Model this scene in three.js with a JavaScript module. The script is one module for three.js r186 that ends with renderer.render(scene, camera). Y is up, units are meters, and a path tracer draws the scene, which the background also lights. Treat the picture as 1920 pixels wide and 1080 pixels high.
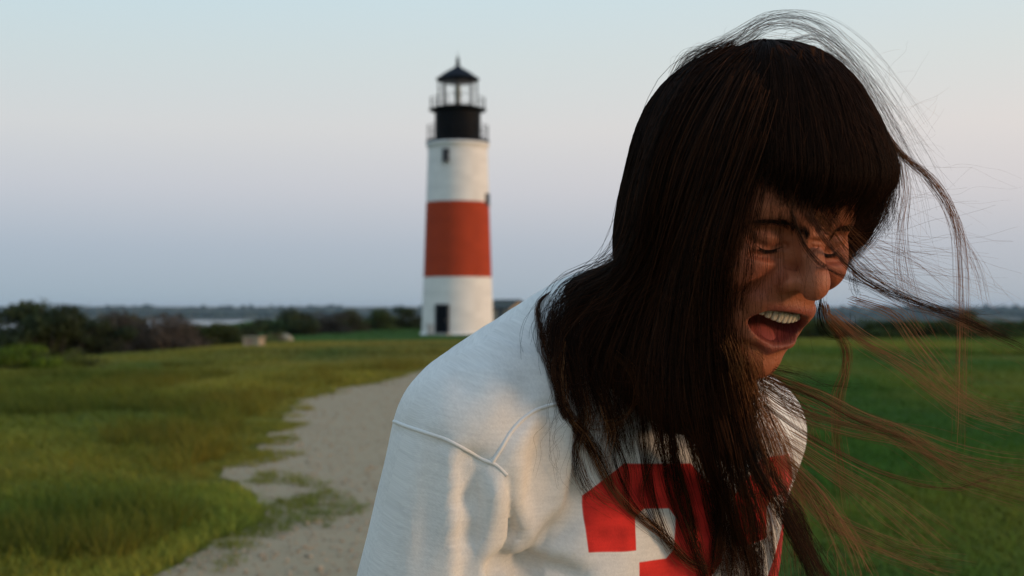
import * as THREE from 'three';
import { mergeGeometries } from 'three/addons/utils/BufferGeometryUtils.js';
import { RoundedBoxGeometry } from 'three/addons/geometries/RoundedBoxGeometry.js';

// ---------------------------------------------------------------- camera, sky, sun, exposure
const scene = new THREE.Scene();
const FPX = 2500, EYE = 1.4, HZ = 575;                    // focal length and horizon row of the 1920 x 1080 frame, eye height in metres
const camera = new THREE.PerspectiveCamera(2 * Math.atan(540 / FPX) * 180 / Math.PI, 16 / 9, 0.1, 12000);
camera.position.set(0, EYE, 0);
const PITCH = Math.atan((HZ - 540) / FPX);
camera.rotation.x = PITCH;
camera.focus = 1.1;
camera.userData.fStop = 9;
scene.add(camera);

const renderer = new THREE.WebGLRenderer({ antialias: true });
renderer.setSize(1024, 576);
renderer.toneMapping = THREE.LinearToneMapping;
renderer.toneMappingExposure = 1;
renderer.shadowMap.enabled = true;

const SUN = new THREE.Vector3(0.95, 0.09, 0.24).normalize();
const { smoothstep, lerp, clamp } = THREE.MathUtils;
{ // dusk sky: grey-blue at the horizon, a pale rose band, pale blue above; warmer towards the low sun on the right
  const W = 1024, H = 512, data = new Float32Array(W * H * 4);
  const away = [[-90, .33, .41, .48], [0, .315, .415, .49], [2.5, .39, .475, .565], [5, .53, .575, .64], [7.5, .625, .66, .68], [10.5, .585, .69, .72], [14, .54, .715, .79], [30, .46, .65, .83], [90, .36, .53, .80]];
  const near = [[-90, .6, .5, .45], [0, .56, .52, .52], [2.5, .68, .60, .58], [5, .86, .715, .64], [7.5, .93, .77, .68], [10.5, .86, .79, .71], [14, .76, .80, .78], [30, .52, .67, .80], [90, .36, .53, .80]];
  const look = (t, e) => { let i = 0; while (i < t.length - 2 && e > t[i + 1][0]) i++; const k = clamp((e - t[i][0]) / (t[i + 1][0] - t[i][0]), 0, 1); return [1, 2, 3].map((c) => lerp(t[i][c], t[i + 1][c], k)); };
  const sunAz = Math.atan2(SUN.z, SUN.x);
  for (let r = 0; r < H; r++) {
    const e = ((r + .5) / H - .5) * 180;
    const a = look(away, e), b = look(near, e);
    for (let c = 0; c < W; c++) {
      const az = ((c + .5) / W - .5) * 2 * Math.PI, w = Math.pow((1 + Math.cos(az - sunAz)) / 2, 1.6);
      const i = (r * W + c) * 4;
      for (let k = 0; k < 3; k++) data[i + k] = lerp(a[k], b[k], w);
      data[i + 3] = 1;
    }
  }
  const t = new THREE.DataTexture(data, W, H, THREE.RGBAFormat, THREE.FloatType);
  t.mapping = THREE.EquirectangularReflectionMapping; t.magFilter = THREE.LinearFilter; t.needsUpdate = true;
  scene.background = t; scene.environment = t;
}
const sun = new THREE.DirectionalLight(new THREE.Color(1, .64, .38), 2.1);
sun.position.copy(SUN).multiplyScalar(200);
sun.castShadow = true; sun.shadow.radius = 22;
sun.shadow.mapSize.set(2048, 2048);
Object.assign(sun.shadow.camera, { left: -120, right: 120, top: 120, bottom: -120, near: 1, far: 500 });
sun.shadow.camera.updateProjectionMatrix();
scene.add(sun);
scene.fog = new THREE.FogExp2(new THREE.Color(.36, .52, .70), 0.00005);

// ---------------------------------------------------------------- helpers
function rng(s) { return () => { s = (s + 0x6d2b79f5) | 0; let t = Math.imul(s ^ (s >>> 15), 1 | s); t = (t + Math.imul(t ^ (t >>> 7), 61 | t)) ^ t; return ((t ^ (t >>> 14)) >>> 0) / 4294967296; }; }
const R0 = rng(7);
const gauss = (r) => Math.sqrt(-2 * Math.log(1 - r() * .9999)) * Math.cos(6.28318 * r());
function hash3(x, y, z) { let h = Math.imul(x, 374761393) ^ Math.imul(y, 668265263) ^ Math.imul(z, 2147483647 ^ 0x5bd1e995); h = Math.imul(h ^ (h >>> 13), 1274126177); return ((h ^ (h >>> 16)) >>> 0) / 4294967296; }
function vnoise(x, y, z = 0) { // value noise, -1..1
  const ix = Math.floor(x), iy = Math.floor(y), iz = Math.floor(z); let fx = x - ix, fy = y - iy, fz = z - iz;
  fx = fx * fx * (3 - 2 * fx); fy = fy * fy * (3 - 2 * fy); fz = fz * fz * (3 - 2 * fz);
  const L = (a, b, t) => a + (b - a) * t, h = (a, b, c) => hash3(ix + a, iy + b, iz + c);
  return 2 * L(L(L(h(0, 0, 0), h(1, 0, 0), fx), L(h(0, 1, 0), h(1, 1, 0), fx), fy), L(L(h(0, 0, 1), h(1, 0, 1), fx), L(h(0, 1, 1), h(1, 1, 1), fx), fy), fz) - 1;
}
const fbm = (x, y, z = 0, o = 4) => { let s = 0, a = .5; for (let i = 0; i < o; i++) { s += a * vnoise(x, y, z); x = x * 2.03 + 11.3; y = y * 2.03 + 5.7; z = z * 2.03 + 3.1; a *= .5; } return s; };
const used = {};
function numbered(n) { const k = used[n] = (used[n] ?? -1) + 1; return k ? n + '_' + String(k).padStart(3, '0') : n; }
function shade(o) { o.traverse((m) => { if (m.isMesh) { m.castShadow = true; m.receiveShadow = true; } }); return o; }
function thing(name, label, category, [x, y, z] = [0, 0, 0], group) {
  const o = new THREE.Group(); o.name = numbered(name); o.position.set(x, y, z); o.userData = { label, category };
  if (group) o.userData.group = group;
  scene.add(o); return o;
}
function part(name, geometry, material, parent) { const m = new THREE.Mesh(geometry, material); m.name = name; m.castShadow = m.receiveShadow = true; parent.add(m); return m; }
function struct(name, geometry, material) { const m = part(name, geometry, material, scene); m.userData.kind = 'structure'; return m; }
const std = (r, g, b, roughness = .85, o = {}) => new THREE.MeshStandardMaterial({ color: new THREE.Color().setRGB(r, g, b), roughness, metalness: 0, ...o });
const box = (w, h, d, x, y, z, r = 0) => (r ? new RoundedBoxGeometry(w, h, d, 2, r) : new THREE.BoxGeometry(w, h, d)).translate(x, y, z);
const cyl = (rt, rb, h, x, y, z, n = 32, open = false) => new THREE.CylinderGeometry(rt, rb, h, n, 1, open).translate(x, y, z);
const merge = (l) => mergeGeometries(l.map((g) => { const q = g.index ? g.toNonIndexed() : g; for (const k of Object.keys(q.attributes)) if (!['position', 'normal', 'uv'].includes(k)) q.deleteAttribute(k); return q; }));
// where a row and column of the photograph's frame lies at a distance d in front of the lens: used to lay things out
const cp = Math.cos(PITCH), sp = Math.sin(PITCH);
function P(px, py, d) { const x = (px - 960) / FPX * d, y = (540 - py) / FPX * d; return new THREE.Vector3(x, EYE + y * cp + d * sp, -(d * cp - y * sp)); }
function toPx(v) { const y = v.y - EYE, z = -v.z, d = z * cp + y * sp, u = y * cp - z * sp; return [960 + v.x / d * FPX, 540 - u / d * FPX, d]; }
// a tileable grey noise texture
function noiseTexture(n, seed, fn, srgb = false) {
  const d = new Uint8Array(n * n * 4);
  for (let y = 0; y < n; y++) for (let x = 0; x < n; x++) { const v = fn(x / n, y / n, seed), i = (y * n + x) * 4; for (let c = 0; c < 3; c++) d[i + c] = clamp(255 * (Array.isArray(v) ? v[c] : v), 0, 255); d[i + 3] = 255; }
  const t = new THREE.DataTexture(d, n, n); t.wrapS = t.wrapT = THREE.RepeatWrapping; t.magFilter = THREE.LinearFilter; t.minFilter = THREE.LinearMipmapLinearFilter; t.generateMipmaps = true;
  if (srgb) t.colorSpace = THREE.SRGBColorSpace; t.needsUpdate = true; return t;
}
function tnoise(u, v, f, s) { // tileable value noise
  const x = u * f, y = v * f, ix = Math.floor(x), iy = Math.floor(y); let a = x - ix, b = y - iy; a = a * a * (3 - 2 * a); b = b * b * (3 - 2 * b);
  const h = (i, j) => hash3(((ix + i) % f + f) % f, ((iy + j) % f + f) % f, s);
  return lerp(lerp(h(0, 0), h(1, 0), a), lerp(h(0, 1), h(1, 1), a), b);
}
// ---- surfaces from distance fields
const hyp = (x, y, z) => Math.sqrt(x * x + y * y + z * z);
const smin = (a, b, k) => { const h = Math.max(k - Math.abs(a - b), 0) / k; return Math.min(a, b) - h * h * k * .25; };
const smax = (a, b, k) => -smin(-a, -b, k);
const cap = (x, y, z, a, b, ra, rb) => { const dx = b[0] - a[0], dy = b[1] - a[1], dz = b[2] - a[2], qx = x - a[0], qy = y - a[1], qz = z - a[2], t = clamp((qx * dx + qy * dy + qz * dz) / (dx * dx + dy * dy + dz * dz), 0, 1); return hyp(qx - dx * t, qy - dy * t, qz - dz * t) - (ra + (rb - ra) * t); };
const ell = (x, y, z, cx, cy, cz, a, b, c) => { const X = (x - cx) / a, Y = (y - cy) / b, Z = (z - cz) / c, k0 = hyp(X, Y, Z), k1 = hyp(X / a, Y / b, Z / c); return k1 < 1e-9 ? -Math.min(a, b, c) : k0 * (k0 - 1) / k1; };
const sph = (x, y, z, cx, cy, cz, r) => hyp(x - cx, y - cy, z - cz) - r;
function meshField(f, lo, hi, h) {
  const nx = Math.ceil((hi[0] - lo[0]) / h) + 1, ny = Math.ceil((hi[1] - lo[1]) / h) + 1, nz = Math.ceil((hi[2] - lo[2]) / h) + 1;
  const V = new Float32Array(nx * ny * nz), B = 8, at = (i, j, k) => (k * ny + j) * nx + i, skip = B * h * .95 + h * 2;
  for (let k0 = 0; k0 < nz; k0 += B) for (let j0 = 0; j0 < ny; j0 += B) for (let i0 = 0; i0 < nx; i0 += B) {
    const c = f(lo[0] + (i0 + 4) * h, lo[1] + (j0 + 4) * h, lo[2] + (k0 + 4) * h), far = Math.abs(c) > skip;
    for (let k = k0; k < Math.min(k0 + B, nz); k++) for (let j = j0; j < Math.min(j0 + B, ny); j++) for (let i = i0; i < Math.min(i0 + B, nx); i++)
      V[at(i, j, k)] = far ? c : f(lo[0] + i * h, lo[1] + j * h, lo[2] + k * h);
  }
  const id = new Int32Array(nx * ny * nz).fill(-1), pos = [], idx = [];
  const E = [[0, 1], [2, 3], [4, 5], [6, 7], [0, 2], [1, 3], [4, 6], [5, 7], [0, 4], [1, 5], [2, 6], [3, 7]], v = new Float32Array(8);
  for (let k = 0; k < nz - 1; k++) for (let j = 0; j < ny - 1; j++) for (let i = 0; i < nx - 1; i++) {
    let m = 0; for (let c = 0; c < 8; c++) { v[c] = V[at(i + (c & 1), j + (c >> 1 & 1), k + (c >> 2))]; if (v[c] < 0) m |= 1 << c; }
    if (m === 0 || m === 255) continue;
    let n = 0, sx = 0, sy = 0, sz = 0;
    for (const [a, b] of E) { if ((v[a] < 0) === (v[b] < 0)) continue; const t = v[a] / (v[a] - v[b]); n++; sx += (a & 1) + ((b & 1) - (a & 1)) * t; sy += (a >> 1 & 1) + ((b >> 1 & 1) - (a >> 1 & 1)) * t; sz += (a >> 2) + ((b >> 2) - (a >> 2)) * t; }
    id[at(i, j, k)] = pos.length / 3; pos.push(lo[0] + (i + sx / n) * h, lo[1] + (j + sy / n) * h, lo[2] + (k + sz / n) * h);
  }
  const quad = (a, b, c, d, flip) => { if (a < 0 || b < 0 || c < 0 || d < 0) return; if (flip) idx.push(a, c, b, a, d, c); else idx.push(a, b, c, a, c, d); };
  for (let k = 1; k < nz - 1; k++) for (let j = 1; j < ny - 1; j++) for (let i = 1; i < nx - 1; i++) {
    const a = V[at(i, j, k)] < 0;
    if (a !== V[at(i + 1, j, k)] < 0) quad(id[at(i, j - 1, k - 1)], id[at(i, j, k - 1)], id[at(i, j, k)], id[at(i, j - 1, k)], !a);
    if (a !== V[at(i, j + 1, k)] < 0) quad(id[at(i - 1, j, k - 1)], id[at(i - 1, j, k)], id[at(i, j, k)], id[at(i, j, k - 1)], !a);
    if (a !== V[at(i, j, k + 1)] < 0) quad(id[at(i - 1, j - 1, k)], id[at(i, j - 1, k)], id[at(i, j, k)], id[at(i - 1, j, k)], !a);
  }
  const g = new THREE.BufferGeometry();
  g.setAttribute('position', new THREE.Float32BufferAttribute(pos, 3)); g.setIndex(idx); g.computeVertexNormals();
  return g;
}
// tubes with three or more sides along lists of points
class Strands {
  constructor() { this.p = []; this.c = []; this.i = []; }
  add(pts, r0, r1, col, sides = 3, mid = null) {
    const n = pts.length; if (n < 2) return; const T = new THREE.Vector3(), U = new THREE.Vector3(.31, .77, .55), A = new THREE.Vector3(), Bv = new THREE.Vector3(), base = this.p.length / 3;
    for (let k = 0; k < n; k++) {
      T.subVectors(pts[Math.min(k + 1, n - 1)], pts[Math.max(k - 1, 0)]).normalize();
      A.crossVectors(T, U); if (A.lengthSq() < 1e-6) A.set(1, 0, 0); A.normalize(); Bv.crossVectors(T, A); U.copy(Bv).negate(); U.crossVectors(A, T);
      const t = k / (n - 1), r = mid === null ? lerp(r0, r1, t) : (t < .5 ? lerp(r0, mid, smoothstep(t, 0, .3)) : lerp(mid, r1, smoothstep(t, .5, 1)));
      for (let s = 0; s < sides; s++) { const a = s / sides * 6.28318, ca = Math.cos(a) * r, sa = Math.sin(a) * r; this.p.push(pts[k].x + A.x * ca + Bv.x * sa, pts[k].y + A.y * ca + Bv.y * sa, pts[k].z + A.z * ca + Bv.z * sa); this.c.push(col[0], col[1], col[2]); }
      if (k) for (let s = 0; s < sides; s++) { const a = base + (k - 1) * sides + s, b = base + (k - 1) * sides + (s + 1) % sides; this.i.push(a, b, a + sides, b, b + sides, a + sides); }
    }
  }
  geometry() { const g = new THREE.BufferGeometry(); g.setAttribute('position', new THREE.Float32BufferAttribute(this.p, 3)); g.setAttribute('color', new THREE.Float32BufferAttribute(this.c, 3)); g.setIndex(this.i); g.computeVertexNormals(); return g; }
}
const spline = (pts, n) => new THREE.CatmullRomCurve3(pts, false, 'centripetal').getPoints(n);
// ---------------------------------------------------------------- the land
const WATER = -28.6;
function beyondCrest(x, d) { // metres past the edge of the level field on its left side
  const pts = [[-60, 24], [-11.8, 30], [-7.9, 41], [-9.9, 62], [-20, 128], [-30, 160]];
  let best = 1e9, sign = -1;
  for (let i = 0; i < pts.length - 1; i++) {
    const [ax, ad] = pts[i], [bx, bd] = pts[i + 1], ex = bx - ax, ed = bd - ad, t = clamp(((x - ax) * ex + (d - ad) * ed) / (ex * ex + ed * ed), 0, 1), q = Math.hypot(x - ax - ex * t, d - ad - ed * t);
    if (q < best) { best = q; sign = ex * (d - ad) - ed * (x - ax) > 0 ? 1 : -1; }
  }
  const back = d - 165;                                   // the plateau also ends behind the tower
  return Math.max(best * sign, back);
}
function groundY(x, z) {
  const d = -z, s = beyondCrest(x, d);
  let y = -0.72 * smoothstep(d, 34, 96) + .5 * smoothstep(d, 98, 135) * smoothstep(-x, -40, 10);
  y -= .35 * smoothstep(d, 60, 110) * smoothstep(x, 8, 40);
  y += .10 * vnoise(x * .11, d * .11, 3) * smoothstep(d, 30, 60);
  const r = Math.hypot(x, d);
  if (s > 0) y -= Math.min(s * s * .02, s * .1);
  if (r > 160) { const f = smoothstep(r, 160, 900); y = lerp(y, WATER - 4 + 9 * fbm(x * .0021, d * .0021, 5), f); }
  if (d > 2950 && Math.abs(x) < 6000) { const k = smoothstep(d + 260 * vnoise(x * .0016, 9.2), 3000, 3350); y = lerp(y, WATER + 6 + 22 * smoothstep(d, 3050, 5200) + 6 * fbm(x * .004, d * .003, 2), k); }
  else if (d > 600 && d < 3100) { const e = ((x + 560) / 520) ** 2 + ((d - 2480) / 560) ** 2; y = e < 1.5 ? lerp(WATER - 5, y, smoothstep(e, .75, 1.25)) : Math.max(y, WATER + 1.5); }
  return y;
}
const grassTex = noiseTexture(512, 3, (u, v, s) => { const a = .45 * tnoise(u, v, 8, s) + .3 * tnoise(u, v, 32, s + 1) + .25 * tnoise(u, v, 150, s + 2); return [.55 + .45 * a, .58 + .42 * a, .5 + .5 * a]; });
const PATHL = [[5, -2.4], [6.9, -1.85], [8, -1.75], [8.6, -1.62], [9.3, -1.72], [10.1, -1.95], [10.9, -2.45], [11.6, -2.5], [12.6, -2.3], [13.6, -2.58], [14.6, -2.72], [15.8, -2.62], [17.2, -2.92], [19, -3.2], [21, -3.08], [24, -2.6], [27, -2.2], [30, -1.9], [34, -1.1], [40, .6], [46, 2.6]];
const PATHR = [[5, 1.25], [10, 1.35], [16, 1.5], [22, 1.7], [28, 2.3], [34, 3.3], [40, 4.6], [46, 6]];
const table = (t, d) => { if (d <= t[0][0]) return t[0][1]; for (let i = 0; i < t.length - 1; i++) if (d <= t[i + 1][0]) return lerp(t[i][1], t[i + 1][1], (d - t[i][0]) / (t[i + 1][0] - t[i][0])); return t[t.length - 1][1]; };
function fieldTone(x, d, out = []) { // colour of the sward, linear: [r, g, b]
  const n = fbm(x * .22, d * .13, 1.5) * 1.3, m = fbm(x * .6 + 40, d * .35, 8.1), right = smoothstep(x - .02 * d, 0, 2.5);
  const dry = clamp(.33 + .75 * n + .4 * m + .25 * smoothstep(d, 12, 45) - .22 * right, 0, 1);
  const near = smoothstep(d, 58, 68) * (x < 12 ? 1 : 0) * (1 - smoothstep(d, 150, 190));        // mown lawn round the tower
  const straw = smoothstep(d, 26, 40) * (1 - smoothstep(d, 56, 64)) * (1 - smoothstep(x, 4, 9)) * .75 * smoothstep(x, -14, -4);
  const vg = d < 34 && x < 3 ? (1 - smoothstep(Math.abs(x - table(PATHL, d)), .2, 1.7)) * .34 : 0, q = clamp(dry + vg, 0, 1);
  let r = lerp(.058, .275, q), g = lerp(.135, .240, q), b = lerp(.018, .032, q);
  r = lerp(r, .23, straw * (.5 + .5 * m)); g = lerp(g, .17, straw * .6); b = lerp(b, .04, straw);
  r = lerp(r, .065, near); g = lerp(g, .15, near); b = lerp(b, .024, near);
  out[0] = r; out[1] = g; out[2] = b; return out;
}
{
  const rad = [0]; for (let r = 1.5; r < 9500; r *= r < 200 ? 1.045 : 1.06) rad.push(r);
  const ang = []; for (let a = -180; a < 180;) { ang.push(a); a += Math.abs(a + (Math.abs(a) < 34 ? 0 : 0)) < 34 ? .8 : 4; }
  const N = ang.length, pos = [], col = [], uv = [], idx = [], t = [];
  for (const r of rad) for (const a of ang) {
    const x = r * Math.sin(a * Math.PI / 180), d = r * Math.cos(a * Math.PI / 180), y = groundY(x, -d); pos.push(x, y, -d); uv.push(x / 3.1, d / 3.1);
    fieldTone(x, d, t); const s = beyondCrest(x, d), k = smoothstep(Math.max(s, r > 170 ? 20 : 0), 1, 14);
    if (r > 900) { t[0] = .035; t[1] = .05; t[2] = .03; const sand = smoothstep(y, WATER + 2.2, WATER + .4); t[0] = lerp(t[0], .3, sand * .5); t[1] = lerp(t[1], .27, sand * .5); t[2] = lerp(t[2], .2, sand * .5); }
    else { t[0] = lerp(t[0], .05, k); t[1] = lerp(t[1], .06, k); t[2] = lerp(t[2], .025, k); }
    const soil = .72; col.push(t[0] * soil, t[1] * soil, t[2] * soil);
  }
  for (let i = 0; i < rad.length - 1; i++) for (let j = 0; j < N; j++) { const a = i * N + j, b = i * N + (j + 1) % N; idx.push(a, b, a + N, b, b + N, a + N); }
  const g = new THREE.BufferGeometry(); g.setAttribute('position', new THREE.Float32BufferAttribute(pos, 3)); g.setAttribute('color', new THREE.Float32BufferAttribute(col, 3)); g.setAttribute('uv', new THREE.Float32BufferAttribute(uv, 2)); g.setIndex(idx); g.computeVertexNormals();
  if (g.attributes.normal.getY(N * 5) < 0) { const q = g.index.array; for (let i = 0; i < q.length; i += 3) { const s = q[i]; q[i] = q[i + 1]; q[i + 1] = s; } g.computeVertexNormals(); }
  struct('ground', g, new THREE.MeshPhysicalMaterial({ vertexColors: true, map: grassTex, specularIntensity: .15, roughness: 1, bumpMap: grassTex, bumpScale: .02 }));
  const w = new THREE.CircleGeometry(1, 64).rotateX(-Math.PI / 2).scale(2600, 1, 1300).translate(-900, WATER, -2500);
  const ripples = noiseTexture(256, 12, (u, v, s) => .6 * tnoise(u, v, 40, s) + .4 * tnoise(u, v, 110, s));
  ripples.repeat.set(300, 300);
  struct('water', w, new THREE.MeshPhysicalMaterial({ color: new THREE.Color().setRGB(.05, .075, .09), roughness: .12, ior: 1.33, bumpMap: ripples, bumpScale: .05 }));
}
// woods on the far shore, too far to tell a tree from the next
{
  const r = rng(91), g = new THREE.IcosahedronGeometry(1, 1), q = g.attributes.position; for (let i = 0; i < q.count; i++) { const s = 1 + .3 * vnoise(q.getX(i) * 2.1, q.getY(i) * 2.1, q.getZ(i) * 2.1); q.setXYZ(i, q.getX(i) * s, q.getY(i) * s, q.getZ(i) * s); } g.computeVertexNormals();
  const n = 5200, m = new THREE.InstancedMesh(g, std(1, 1, 1, 1), n), M = new THREE.Matrix4(), Q = new THREE.Quaternion(), c = new THREE.Color(); let k = 0;
  while (k < n) {
    const px = -700 + r() * 3400, d = 3120 + 1900 * r() * r(), x = (px - 960) / FPX * d, y = groundY(x, -d); if (y < WATER + 3 || (vnoise(x * .006, d * .006, 4) < -.25)) continue;
    const s = 4 + 5 * r() * r(), w = s * (1.1 + 1.1 * r()); M.compose(new THREE.Vector3(x, y + s * .5, -d), Q.setFromAxisAngle(new THREE.Vector3(0, 1, 0), r() * 6), new THREE.Vector3(w, s, w)); m.setMatrixAt(k, M); const v = .7 + .6 * r(); m.setColorAt(k++, c.setRGB(.028 * v, .042 * v, .022 * v));
  }
  m.name = 'far_woods'; m.userData = { kind: 'stuff', label: 'dark low woods along the far shore behind the strip of water', category: 'woods' }; m.castShadow = m.receiveShadow = true; scene.add(m);
}
// gravel path, a sheet just above the ground
const jag = (d, s) => .09 * vnoise(d * 1.3, s) + .035 * vnoise(d * 4.3, s + 3);
const pathL = (d) => table(PATHL, d) + jag(d, 1) * (1 + d * .02), pathR = (d) => table(PATHR, d) + jag(d, 7);
const onPath = (x, d) => d < 45 && x > pathL(Math.max(d, -6)) && x < pathR(Math.max(d, -6));
{
  const pos = [], uv = [], idx = [], nc = 14; let rows = 0;
  for (let d = -8; d <= 46; d += d < 16 ? .09 : .16) { rows++; const a = pathL(d), b = pathR(d); for (let j = 0; j <= nc; j++) { const x = lerp(a, b, j / nc); pos.push(x, groundY(x, -d) + .012, -d); uv.push(x / 1.7, d / 1.7); } }
  for (let i = 0; i < rows - 1; i++) for (let j = 0; j < nc; j++) { const a = i * (nc + 1) + j; idx.push(a, a + 1, a + nc + 1, a + 1, a + nc + 2, a + nc + 1); }
  const g = new THREE.BufferGeometry(); g.setAttribute('position', new THREE.Float32BufferAttribute(pos, 3)); g.setAttribute('uv', new THREE.Float32BufferAttribute(uv, 2)); g.setIndex(idx); g.computeVertexNormals();
  const tx = noiseTexture(1024, 21, (u, v, s) => { const c = .4 * tnoise(u, v, 5, s) + .25 * tnoise(u, v, 17, s + 1), f = .25 * tnoise(u, v, 160, s + 2) + .25 * tnoise(u, v, 400, s + 3), a = .66 + .16 * c + .26 * f; return [a, a * .985, a * .96]; });
  struct('path', g, new THREE.MeshStandardMaterial({ color: new THREE.Color().setRGB(.42, .318, .190), map: tx, bumpMap: tx, bumpScale: .012, roughness: 1 }));
  // loose pebbles on it
  const r = rng(5), pg = new THREE.IcosahedronGeometry(1, 0), n = 9000, m = new THREE.InstancedMesh(pg, std(1, 1, 1, .9), n), M = new THREE.Matrix4(), Q = new THREE.Quaternion(), E3 = new THREE.Euler(), c = new THREE.Color(); let k = 0;
  while (k < n) { const d = 5.5 + 24 * r() ** 1.6, x = lerp(pathL(d), pathR(d), r()), s = .005 + .010 * r() * r(); M.compose(new THREE.Vector3(x, groundY(x, -d) + .012 + s * .3, -d), Q.setFromEuler(E3.set(r() * 6, r() * 6, r() * 6)), new THREE.Vector3(s * (1 + r()), s, s * (1 + r()))); m.setMatrixAt(k, M); const v = .24 + .12 * r(); m.setColorAt(k++, c.setRGB(v, v * .8, v * .55)); }
  m.name = 'pebbles'; m.userData = { kind: 'stuff', label: 'small loose pebbles scattered over the gravel path', category: 'pebbles' }; m.castShadow = m.receiveShadow = true; scene.add(m);
}
// grass: clumps of blades, instanced
{
  const r = rng(17);
  const clump = (seed, n, spread, lean) => { const q = rng(seed), p = [], id = [], nn = []; for (let i = 0; i < n; i++) { const a = q() * 6.28, b = q() * 6.28, rr = spread * Math.sqrt(q()), x0 = rr * Math.cos(a), z0 = rr * Math.sin(a), h = .55 + .45 * q(), w = .016 + .018 * q(), l = lean * (.3 + q()), cx = Math.cos(b), cz = Math.sin(b), k = p.length / 3; const lx = Math.cos(b + 1.2 * (q() - .5) + 1.57), lz = Math.sin(b + 1.57);
      p.push(x0 - cx * w, 0, z0 - cz * w, x0 + cx * w, 0, z0 + cz * w, x0 - cx * w * .75 + lx * l * .35 + .05, h * .6, z0 - cz * w * .75 + lz * l * .35, x0 + cx * w * .75 + lx * l * .35 + .05, h * .6, z0 + cz * w * .75 + lz * l * .35, x0 + lx * l + .16, h, z0 + lz * l); for (let z = 0; z < 5; z++) nn.push(lx * .5, .75, lz * .5); id.push(k, k + 1, k + 2, k + 1, k + 3, k + 2, k + 2, k + 3, k + 4); }
    const g = new THREE.BufferGeometry(); g.setAttribute('position', new THREE.Float32BufferAttribute(p, 3)); g.setIndex(id); return g.toNonIndexed(); };
  const mat = new THREE.MeshPhysicalMaterial({ color: 0xffffff, roughness: 1, specularIntensity: .12, side: THREE.DoubleSide, transmission: .35, thickness: 0 });
  const plant = (name, label, geo, n, make) => { const m = new THREE.InstancedMesh(geo, mat, n), M = new THREE.Matrix4(), Q = new THREE.Quaternion(), Y = new THREE.Vector3(0, 1, 0), c = new THREE.Color(), t = []; let k = 0, tries = 0;
    while (k < n && tries++ < n * 12) { const s = make(r); if (!s) continue; const [x, d, h, w, tone] = s; fieldTone(x, d, t); const v = tone * (.75 + .5 * r()); M.compose(new THREE.Vector3(x, groundY(x, -d) - .01, -d), Q.setFromAxisAngle(Y, r() * 6.28), new THREE.Vector3(w, h, w)); m.setMatrixAt(k, M); m.setColorAt(k++, c.setRGB(t[0] * v * (.9 + .25 * r()), t[1] * v, t[2] * v)); }
    m.count = k; m.name = name; m.userData = { kind: 'stuff', label, category: 'grass' }; m.castShadow = m.receiveShadow = true; scene.add(m); };
  const sideOf = (d) => (r() * 2 - 1) * (d * .47 + 1.2);
  const tall = (x, d) => .5 + .5 * fbm(x * .45, d * .3, 20);
  plant('meadow_grass', 'uneven green and olive grass covering the field on both sides of the path', clump(1, 9, .55, .5), 46000, () => { const d = 4.5 + 40 * r() ** 1.25, x = sideOf(d); if (onPath(x, d)) return null; const e = Math.min(Math.abs(x - pathL(d)), Math.abs(x - pathR(d))), edge = x < 3 && d < 30 ? smoothstep(e, 0, .9) : 1, t = tall(x, d); return [x, d, (.05 + .20 * t * t + .06 * (x < 0) * t) * (.35 + .65 * edge) * (.8 + .4 * r()), .16 + .012 * d, 1.05]; });
  plant('tall_tufts', 'taller dark green tufts standing here and there in the field left of the path', clump(5, 11, .4, .7), 5200, () => { const d = 5.5 + 26 * r() ** 1.3, x = pathL(d) - .3 - (d * .5 + .5) * r(); if (vnoise(x * .8 + 9, d * .5, 31) < .12) return null; return [x, d, .17 + .17 * r(), .13 + .006 * d, .66]; });
  plant('dry_verge_grass', 'sparse yellowed grass on the worn verge at the near left edge of the path', clump(6, 6, .6, .8), 1500, () => { const d = 5.6 + 4.6 * r(), x = pathL(d) - .1 - .9 * r() * r(); return [x, d, .05 + .07 * r(), .14 + .06 * r(), 1.35]; });
  plant('distant_grass', 'far grass of the field running back to the hedge and the lighthouse lawn', clump(2, 9, .6, .4), 46000, () => { const d = 38 + 112 * r() ** 1.3, x = sideOf(d); if (onPath(x, d) || beyondCrest(x, d) > 3) return null; const lawn = smoothstep(d, 58, 66) * (x < 12 ? 1 : 0); return [x, d, (.16 + .12 * r()) * (1 - .7 * lawn), .5 + .006 * d, 1.05]; });
  plant('path_edge_tufts', 'short thin tufts of grass creeping over the ragged edge of the gravel path', clump(3, 7, .5, .6), 2600, () => { const d = 5.5 + 13 * r(), x = pathL(d) + .55 * gauss(r) * .6 + (d > 8.6 && d < 11 ? .25 : 0) - .05; if (x > pathL(d) + (d > 8.4 && d < 11.2 ? .7 : .3) || vnoise(x * 2.2, d * 1.6, 44) < -.05) return null; return [x, d, .03 + .06 * r(), .10 + .05 * r(), 1.0]; });
}
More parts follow.
